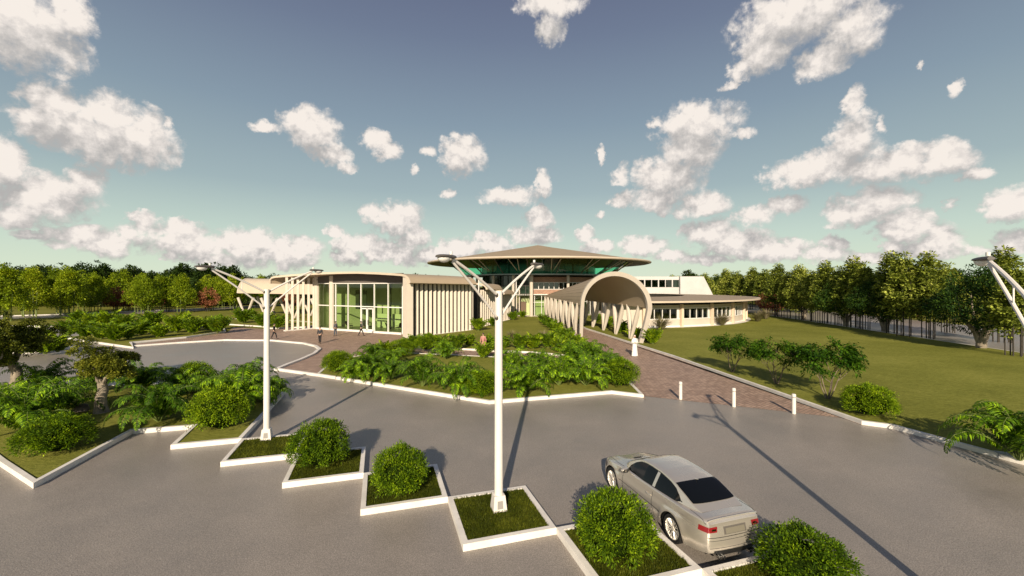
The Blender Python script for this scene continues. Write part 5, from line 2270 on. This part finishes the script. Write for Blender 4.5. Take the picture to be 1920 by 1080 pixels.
for i, (px, py, s) in enumerate(sorted(left_plants)):
    place('so', softs, px, py, s, ordw(i) + ' dark bush from the left in the planting left of the plaza', 'bush', SG)
for i, (px, py, s) in enumerate(((30, 660, 1.5), (60, 662, 1.5), (85, 664, 1.5), (108, 660, 1.4), (70, 650, 1.6), (40, 648, 1.4))):
    place('so', softs, px, py, s, ordw(i) + ' bush of the low hedge island at the far left', 'bush', SG)

gn = [make_gnarled(41), make_gnarled(44)]
for (px, py, s, lb) in ((190, 773, (1.15, 1.15, .92), 'gnarled tree with a thick pale trunk and olive clumps on the big island'),
                        (28, 745, 1.28, 'tallest gnarled tree with a dark stepped crown at the left edge'),
                        (-28, 770, 1.2, 'gnarled tree cut off by the left edge of the picture')):
    place('gn', gn, px, py, s, lb, 'tree', 'gnarled trees on the big island')
ut = [make_umbrella_tree(51), make_umbrella_tree(52), make_umbrella_tree(53)]
for (px, py, s, lb) in ((1374, 698, (.88, .88, 1.08), 'small layered tree farthest from the camera on the right lawn'),
                        (1456, 720, (.88, .88, 1.12), 'small layered tree in the middle of the three on the right lawn'),
                        (1552, 748, (1.02, 1.02, 1.28), 'small layered tree nearest the round shrub on the right lawn')):
    place('ut', ut, px, py, s, lb, 'tree', 'three small trees on the right lawn')

layered = [make_tree(61, 'layered_tree', M['leaf_layer'], M['barkdark'], H=9.8, z0=1.8, rx=2.35, nc=270, per=30, leaf=.34, lw=.19, clr=.62, stems=6, shape='cone', droop=-.25, trunk=.065, flat=.35),
           make_tree(62, 'layered_tree', M['leaf_layer'], M['barkdark'], H=9.2, z0=2.0, rx=2.1, nc=240, per=30, leaf=.34, lw=.19, clr=.58, stems=7, shape='cone', droop=-.25, trunk=.06, flat=.35)]
LR = 'tall layered trees along the right road'
row = [(1458, 594, .95), (1478, 597, .85), (1500, 600, .90), (1523, 603, .85), (1548, 607, .92), (1572, 610, .90), (1600, 614, .95), (1622, 618, .93), (1672, 625, .96), (1698, 631, 1.0), (1742, 634, .92), (1780, 622, .9), (1905, 668, .80), (1880, 640, .95),
       (1360, 575, 1.0), (1385, 577, 1.0), (1410, 579, 1.0), (1432, 582, 1.0)]
row.sort()
for i, (px, py, s) in enumerate(row):
    place('la', layered, px, py, s, ordw(i) + ' tall yellow green layered tree from the left beside the right road', 'tree', LR, z=.1)
oaks = [make_tree(71, 'spreading_tree', M['leaf_oak'], M['barkpale'], H=7.2, z0=1.5, rx=3.4, nc=620, per=20, leaf=.24, lw=.12, clr=.45, stems=-1, shape='broad', droop=-.15, trunk=.36)]
for (px, py, s, lb) in ((1840, 652, 1.0, 'broad dark tree with a thick pale forked trunk near the right edge'), (1659, 622, .95, 'dark tree with a pale forked trunk right of centre in the right row'),
                        (1586, 611, .92, 'dark tree with a slanting pale trunk in the right row'), (1508, 597, .85, 'dark tree with a pale trunk near the left end of the right row')):
    place('oa', oaks, px, py, s, lb, 'tree', 'dark spreading trees on the right lawn edge', z=.15)
bright = [make_tree(81, 'bright_tree', M['leaf_bright'], M['stem'], H=9.2, z0=1.6, rx=3.1, nc=210, per=36, leaf=.34, lw=.19, clr=.60, inner=.6, stems=5, shape='oval', droop=-.1, trunk=.11),
          make_tree(82, 'bright_tree', M['leaf_bright'], M['stem'], H=9.4, z0=1.8, rx=3.0, nc=190, per=36, leaf=.34, lw=.19, clr=.58, inner=.6, stems=4, shape='cone', droop=-.1, trunk=.10)]
bt = [(-35, 603, .95), (8, 603, .95), (48, 592, .95), (62, 594, .95), (115, 590, 1.0), (128, 592, .95), (160, 584, .95), (262, 586, .85), (275, 588, .85), (300, 584, .85), (342, 586, .85), (318, 583, .85), (395, 583, .85), (440, 578, .9), (180, 586, .85),
      (490, 575, .9), (530, 572, .9), (415, 578, .8), (225, 580, 1.0)]
bt.sort()
for i, (px, py, s) in enumerate(bt):
    place('br', bright, px, py, s, ordw(i) + ' bright green tree from the left along the thin left road', 'tree', 'bright trees along the left road', z=0)
red = [make_tree(91, 'copper_tree', M['leaf_red'], M['barkdark'], H=5.0, z0=1.0, rx=2.4, nc=200, per=16, leaf=.30, lw=.16, clr=.45, stems=3, shape='oval', droop=0, trunk=.08)]
for (px, py, s, lb) in ((216, 584, 1.0, 'copper leaved tree at the left of the pair on the left meadow'), (243, 583, .9, 'copper leaved tree at the right of the pair on the left meadow'), (304, 579, .95, 'copper leaved tree between two bright trees'), (388, 584, 1.0, 'copper leaved tree left of the raised gallery'),
                        (1452, 590, .9, 'copper leaved tree by the end of the round wing'), (1437, 588, .8, 'small copper leaved tree at the right end of the round wing'), (1720, 600, .9, 'copper leaved tree behind the tall layered trees'), (545, 583, .9, 'dark copper leaved tree under the raised gallery')):
    place('rd', red, px, py, s, lb, 'tree', 'copper leaved trees', z=0)
dark = [make_tree(101, 'forest_tree', M['leaf_dark'], M['barkdark'], H=11.5, z0=.8, rx=4.2, nc=260, per=16, leaf=.65, lw=.30, clr=.8, stems=1, shape='cone', droop=0, trunk=.2),
        make_tree(102, 'forest_tree', M['leaf_dark'], M['barkdark'], H=10.8, z0=.6, rx=4.6, nc=260, per=16, leaf=.65, lw=.30, clr=.85, stems=1, shape='oval', droop=0, trunk=.2)]
fr_ = []
rng = random.Random(5)
for k in range(74):      # backing wood, left
    px = -60 + k * 12.5 + rng.uniform(-5, 5)
    sc_k = rng.uniform(.86, 1.08)
    dd_ = 128 + rng.uniform(-10, 26)
    if px > 450: sc_k *= .78
    if px > 835: continue
    fr_.append((px, dd_, sc_k))
lw = sorted(fr_)
for i, (px, d, s) in enumerate(lw):
    place('dk', dark, px, 0, s, ordw(i) + ' dark forest tree from the left in the wood along the horizon', 'tree', 'dark trees of the far wood', z=0, d=d)
fr_ = []
for k in range(60):
    px = 1265 + k * 12.4 + rng.uniform(-5, 5)
    lim = 96 if px > 1450 else 125
    fr_.append((px, lim + rng.uniform(-8, 24), rng.uniform(.80, .98) * (1 if px < 1450 else .9)))
mid_m = [make_tree(111, 'wood_tree', M['leaf_layer'], M['barkdark'], H=11.0, z0=.8, rx=3.6, nc=260, per=22, leaf=.50, lw=.26, clr=.85, flat=.35, stems=1, shape='cone', droop=-.3, trunk=.2), dark[0]]
fr_.sort()
for i, (px, d, s) in enumerate(fr_):
    if i % 5 == 2:
        place('dk', dark, px, 0, s * 1.02, 'darker wood tree, number ' + ordw(i) + ' from the left behind the right road' if False else ordw(i) + ' tree from the left in the wood behind the right road, darker', 'tree', 'trees of the wood behind the right road', z=0, d=d)
    else:
        place('wd', mid_m[:1], px, 0, s, ordw(i) + ' tree from the left in the wood behind the right road', 'tree', 'trees of the wood behind the right road', z=0, d=d)


def make_tuft(seed):
    global rs
    rs = np.random.RandomState(seed)
    r = empty('ornamental_grass', (0, 0, 0), 0)
    n = 260
    a = rs.rand(n) * 6.28
    h = np.stack([np.cos(a), np.sin(a), np.zeros(n)], 1)
    P = h * (rs.rand(n, 1) * .15)
    l = .55 + .45 * rs.rand(n)
    lean = .15 + .75 * rs.rand(n)
    D1 = nrmz(h * lean[:, None] + np.array([0, 0, 1.0]))
    q1 = leaves(P, D1, l * .7, .03, U=h + 0 * P, mid=.6)
    P2 = P + D1 * (l * .6)[:, None]
    D2 = nrmz(h * (lean[:, None] * 2.2) + np.array([0, 0, .6]))
    q2 = leaves(P2, D2, l * .7, .035, U=h + 0 * P, mid=.35)
    quads_obj('blades', [q1, q2], M['leaf_grass'], r)
    return r


tf = [make_tuft(121)]
for (px, py, s, lb) in ((1240, 619, 1.9, 'pale grass tuft nearest the front arch at the round wing'), (1354, 610, 1.9, 'pale grass tuft in the middle of the round wing wall'), (1421, 603, 1.7, 'pale grass tuft at the right end of the round wing'), (1436, 598, 1.8, 'last pale grass tuft beyond the round wing'),
                        (963, 638, 1.1, 'thin pale grass tuft on the courtyard lawn edge'), (1018, 638, 1.1, 'thin pale grass tuft before the hedge row')):
    place('tf', tf, px, py, s, lb, 'grass', 'pale ornamental grass tufts')

# turf blades in the nearest planters: uncountable, one object each
rs = np.random.RandomState(9)
for k, n, lb in ((0, 9000, 'short turf blades in the planter of the nearest lamp post'), (-1, 8000, 'short turf blades in the planter beside the parked car'), (-2, 5000, 'short turf blades in the planter behind the parked car'), (1, 6500, 'short turf blades in the planter left of the near lamp'),
                 (2, 5500, 'short turf blades around the shrub near the farther lamp'), (3, 5500, 'short turf blades at the foot of the farther lamp')):
    fl, inn_ = planters[k]
    uv = rs.rand(n, 2)
    c0, c1, c3 = np.array(inn_[0]), np.array(inn_[1]), np.array(inn_[3])
    xy = c0 + (c1 - c0) * uv[:, :1] + (c3 - c0) * uv[:, 1:]
    P = np.concatenate([xy, np.full((n, 1), .13)], 1)
    D = rs.normal(size=(n, 3)) * .38 + np.array([0, 0, 1.0])
    q = leaves(P, D, .045 + .05 * rs.rand(n), .012, U=rs.normal(size=(n, 3)), mid=.3)
    me = quad_mesh('grass', q)
    me.materials.append(M['leaf_blade'])
    o = bpy.data.objects.new('grass', me)
    COL.objects.link(o)
    tag(o, lb, 'grass', 'turf blades in the planters', 'stuff')

# boulder beside the gnarled tree and a drain box in the kerb at the right


def rock(name, loc, size, seed, m, label, cat):
    b = MB()

    def fn(u, v):
        d = Vector((math.cos(u * 2 * math.pi) * math.sin(v * math.pi), math.sin(u * 2 * math.pi) * math.sin(v * math.pi), math.cos(v * math.pi)))
        k = 1 + .35 * mnoise.noise(d * 1.7 + Vector((seed, 0, 0)))
        return (d.x * size[0] * k, d.y * size[1] * k, d.z * size[2] * k)
    b.grid(fn, 20, 12)
    o = b.build(name, m, None, smooth='all')
    o.location = loc
    return tag(o, label, cat)


x, y = gz(152, 770, .14)
rock('boulder', (x, y, .2), (.34, .26, .24), 3, mat('rock', (.15, .12, .10), var=.35, scale=5, bump=.6, bscale=12), 'small brown boulder on the lawn beside the gnarled trunk', 'boulder')
x, y = gz(1886, 853, .12)
b = MB()
b.box((0, 0, .06), (.5, .3, .16), 0)
g_ = MB()
o = empty('drain_box', (x, y, .05), R(-25), 'grey drain box set into the kerb under the huge right fern', 'drain')
b.build('box', mat('drain_grey', (.30, .31, .33), rough=.5, var=.2), o, bevel=.02)
for k in range(4):
    g_.box((-.15 + k * .1, -.152, .06), (.05, .01, .09))
g_.build('grate', M['black'], o)

# ------------------------------------------------------------------ people


def skin_obj(name, V, E, m, parent, sub=1):
    me = bpy.data.meshes.new(name)
    me.from_pydata([v[:3] for v in V], E, [])
    o = bpy.data.objects.new(name, me)
    COL.objects.link(o)
    o.modifiers.new('skin', 'SKIN')
    sv = me.skin_vertices[0].data
    for i, v in enumerate(V):
        rr = v[3] if len(v) == 4 else v[3:]
        sv[i].radius = (rr, rr) if not hasattr(rr, '__len__') else rr
        sv[i].use_root = (i == 0)
    ss = o.modifiers.new('sub', 'SUBSURF')
    ss.levels = ss.render_levels = sub
    dg = bpy.context.evaluated_depsgraph_get()
    nm = bpy.data.meshes.new_from_object(o.evaluated_get(dg))
    o.modifiers.clear()
    o.data = nm
    nm.name = name
    nm.materials.clear()
    nm.materials.append(m)
    nm.polygons.foreach_set('use_smooth', [True] * len(nm.polygons))
    o.parent = parent
    KINDV.setdefault(parent.name, []).append(o)
    return o


def figure(name_lab, loc, rz, top, legs, hairm, stride=.0, robe=False, skirt=False, arm=.0, h=1.75, bag=False):
    r = empty('person', (loc[0], loc[1], loc[2]), rz, name_lab, 'person')
    r.scale = (h / 1.75,) * 3
    # faces +y; joints
    hip, kn = .92, .50
    L_ = {}
    for sg, s_ in ((-1, stride), (1, -stride)):
        L_[sg] = [Vector((sg * .09, 0, hip)), Vector((sg * .10, s_ * .26 + .03, kn + .01)), Vector((sg * .10, s_ * .50 - abs(stride) * .05 * (s_ < 0), .09 + (.05 if s_ < 0 else 0)))]
    A = {}
    for sg, s_ in ((-1, -stride), (1, stride)):
        sh = Vector((sg * .185, 0, 1.43))
        if arm and sg == 1 or robe:
            el, wr = Vector((sg * .25, -.02, 1.15)), Vector((sg * .12, .22, 1.14))
        else:
            el, wr = Vector((sg * .245, s_ * .10 - .02, 1.15)), Vector((sg * .25, s_ * .24 + .04, .90))
        A[sg] = [sh, el, wr]
    V = [(0, 0, .95, .12, .09), (0, .0, 1.15, .12, .085), (0, -.01, 1.34, .14, .09), (0, -.01, 1.47, .055, .055), (0, .01, 1.56, .05, .052), (0, .02, 1.63, .078, .088), (0, .015, 1.70, .070, .080), (0, .125, 1.625, .014, .016)]
    E = [(0, 1), (1, 2), (2, 3), (3, 4), (4, 5), (5, 6), (5, 7)]
    for sg in (-1, 1):
        n = len(V)
        p, q, w = L_[sg]
        V += [(p.x, p.y, p.z - .04, .085), (q.x, q.y, q.z, .055), (w.x, w.y, w.z, .037), (w.x, w.y + .13, w.z - .05, .030)]
        E += [(0, n), (n, n + 1), (n + 1, n + 2), (n + 2, n + 3)]
        n = len(V)
        p, q, w = A[sg]
        dv = (w - q).normalized()
        pal = w + dv * .07
        V += [(p.x, p.y, p.z, .05), (q.x, q.y, q.z, .038), (w.x, w.y, w.z, .024), (pal.x, pal.y, pal.z, .030, .016)]
        E += [(2, n), (n, n + 1), (n + 1, n + 2), (n + 2, n + 3)]
        fwd = Vector((0, 1, 0)) if abs(dv.y) < .8 else Vector((0, 0, 1))
        for k, ln in enumerate((.070, .080, .074, .058)):
            b_ = pal + fwd * (.024 - .016 * k)
            m_ = b_ + dv * ln * .6
            t_ = b_ + dv * ln + Vector((-sg * .012, 0, 0))
            c = len(V)
            V += [(m_.x, m_.y, m_.z, .0085), (t_.x, t_.y, t_.z, .007)]
            E += [(n + 3, c), (c, c + 1)]
        c = len(V)
        th = w + dv * .02 + fwd * .035
        t2 = th + dv * .045 + fwd * .008
        V += [(th.x, th.y, th.z, .010), (t2.x, t2.y, t2.z, .008)]
        E += [(n + 2, c), (c, c + 1)]
    skin_obj('body', V, E, M['skin'], r)
    for sg in (-1, 1):      # eyes
        e_ = MB()
        e_.grid(lambda u, v: (sg * .032 + .011 * math.sin(v * math.pi) * math.cos(u * 6.2832), .098 + .008 * math.cos(v * math.pi), 1.648 + .008 * math.sin(v * math.pi) * math.sin(u * 6.2832)), 8, 6)
        e_.build('eye', M['black'], r, smooth='all')
    # hair cap
    hb = MB()
    zlow = -.35 if not robe else -.9
    hb.grid(lambda u, v: (.092 * math.sin(v * 1.9) * math.cos(u * 6.2832), .0 + .105 * math.sin(v * 1.9) * math.sin(u * 6.2832) - .012, 1.645 + .115 * math.cos(v * 1.9) + (.03 if math.sin(u * 6.2832) > .5 and v > .8 else 0)), 16, 8)
    hb.build('hair' if not robe else 'headscarf', hairm, r, smooth='all')
    if robe:
        rb = MB()
        prof = [(1.50, .075, .07), (1.44, .20, .10), (1.30, .215, .125), (1.0, .19, .13), (.6, .215, .16), (.25, .25, .19), (.04, .27, .21)]
        n = 20
        for (z, a, b_) in prof:
            for k in range(n):
                an = 2 * math.pi * k / n
                fo = 1 + (.05 * math.cos(an * 5) if z < .7 else 0)
                rb.v.append((a * fo * math.cos(an), b_ * fo * math.sin(an), z))
        for i in range(len(prof) - 1):
            for k in range(n):
                rb.f.append((i * n + k, (i + 1) * n + k, (i + 1) * n + (k + 1) % n, i * n + (k + 1) % n))
        rb.build('robe', top, r, smooth='all')
        for sg in (-1, 1):
            p, q, w = A[sg]
            sl = MB()
            sl.tube([p, q, q.lerp(w, .85)], [.075, .07, .075], n=10)
            sl.build('sleeve', top, r, smooth=True)
        sc_ = MB()
        sc_.tube([(0, -.06, 1.62), (0, -.10, 1.5), (0, -.13, 1.3)], [.09, .13, .12], n=12, flat=.5)
        sc_.build('scarf_fall', hairm, r, smooth=True)
        return r
    JV = [(0, 0, .90, .155, .115), (0, 0, 1.10, .145, .11), (0, -.01, 1.34, .165, .115), (0, -.01, 1.46, .085, .075)]
    JE = [(0, 1), (1, 2), (2, 3)]
    for sg in (-1, 1):
        n = len(JV)
        p, q, w = A[sg]
        w2 = q.lerp(w, .92)
        JV += [(p.x, p.y, p.z - .01, .068), (q.x, q.y, q.z, .055), (w2.x, w2.y, w2.z, .042)]
        JE += [(2, n), (n, n + 1), (n + 1, n + 2)]
    skin_obj('jacket', JV, JE, top, r)
    if skirt:
        sk = MB()
        sk.lathe([(.13, .95), (.19, .75), (.24, .42)], n=18)
        sk.build('skirt', legs, r, smooth=True)
    else:
        TV = [(0, 0, .94, .145, .11)]
        TE = []
        for sg in (-1, 1):
            n = len(TV)
            p, q, w = L_[sg]
            TV += [(p.x, p.y, p.z - .08, .098), (q.x, q.y, q.z, .072), (w.x, w.y, w.z + .0, .060)]
            TE += [(0, n), (n, n + 1), (n + 1, n + 2)]
        skin_obj('trousers', TV, TE, legs, r)
    for sg in (-1, 1):
        w = L_[sg][2]
        sh = MB()
        sh.grid(lambda u, v: (w.x + .045 * math.sin(v * math.pi) * math.cos(u * 6.2832), w.y + .05 - .14 * math.cos(v * math.pi), max(w.z - .085, w.z - .045 + .045 * math.sin(v * math.pi) * math.sin(u * 6.2832))), 10, 8)
        sh.build('shoe', M['black'], r, smooth='all')
    return r


CLO = {n: mat('cloth_' + n, c, rough=.85, var=.12, scale=8) for n, c in (('black', (.014, .014, .017)), ('charcoal', (.035, .035, .04)), ('grey', (.11, .11, .12)), ('denim', (.06, .075, .10)), ('white', (.72, .70, .66)), ('pink', (.45, .20, .17)), ('scarf', (.55, .45, .38)))}
for (px, py, z, rz, kw, lab) in (
    (514, 636, .013, R(-80), dict(top='black', legs='black', stride=.5), 'person in dark clothes walking on the plaza beside the farther lamp pole'),
    (600, 644, .013, R(175), dict(top='charcoal', legs='black', stride=.12), 'person in dark grey standing nearest the turning circle kerb'),
    (629, 630, .013, R(60), dict(top='grey', legs='denim', stride=.1), 'person in a grey top and blue trousers by the second round column'),
    (677, 630, .013, R(-75), dict(top='black', legs='black', stride=.55, arm=1), 'person in a black suit striding towards the glass doors'),
    (906, 662, .14, R(160), dict(top='pink', legs='pink', stride=.1, skirt=True), 'person in pink half hidden by the bushes left of the near lamp pole'),
    (513, 599, .14, R(20), dict(top='black', legs='black', stride=.3), 'person in black far off below the raised gallery')):
    x, y = gz(px, py, z)
    kw = dict(kw)
    figure(lab, (x, y, z), rz, CLO[kw.pop('top')], CLO[kw.pop('legs')], M['hair'], **kw)
x, y = gz(1190, 668, .012)
figure('person in a long white robe and pale headscarf standing on the brick walk', (x, y, .012), R(200), CLO['white'], CLO['white'], CLO['scarf'], robe=True, h=1.8)
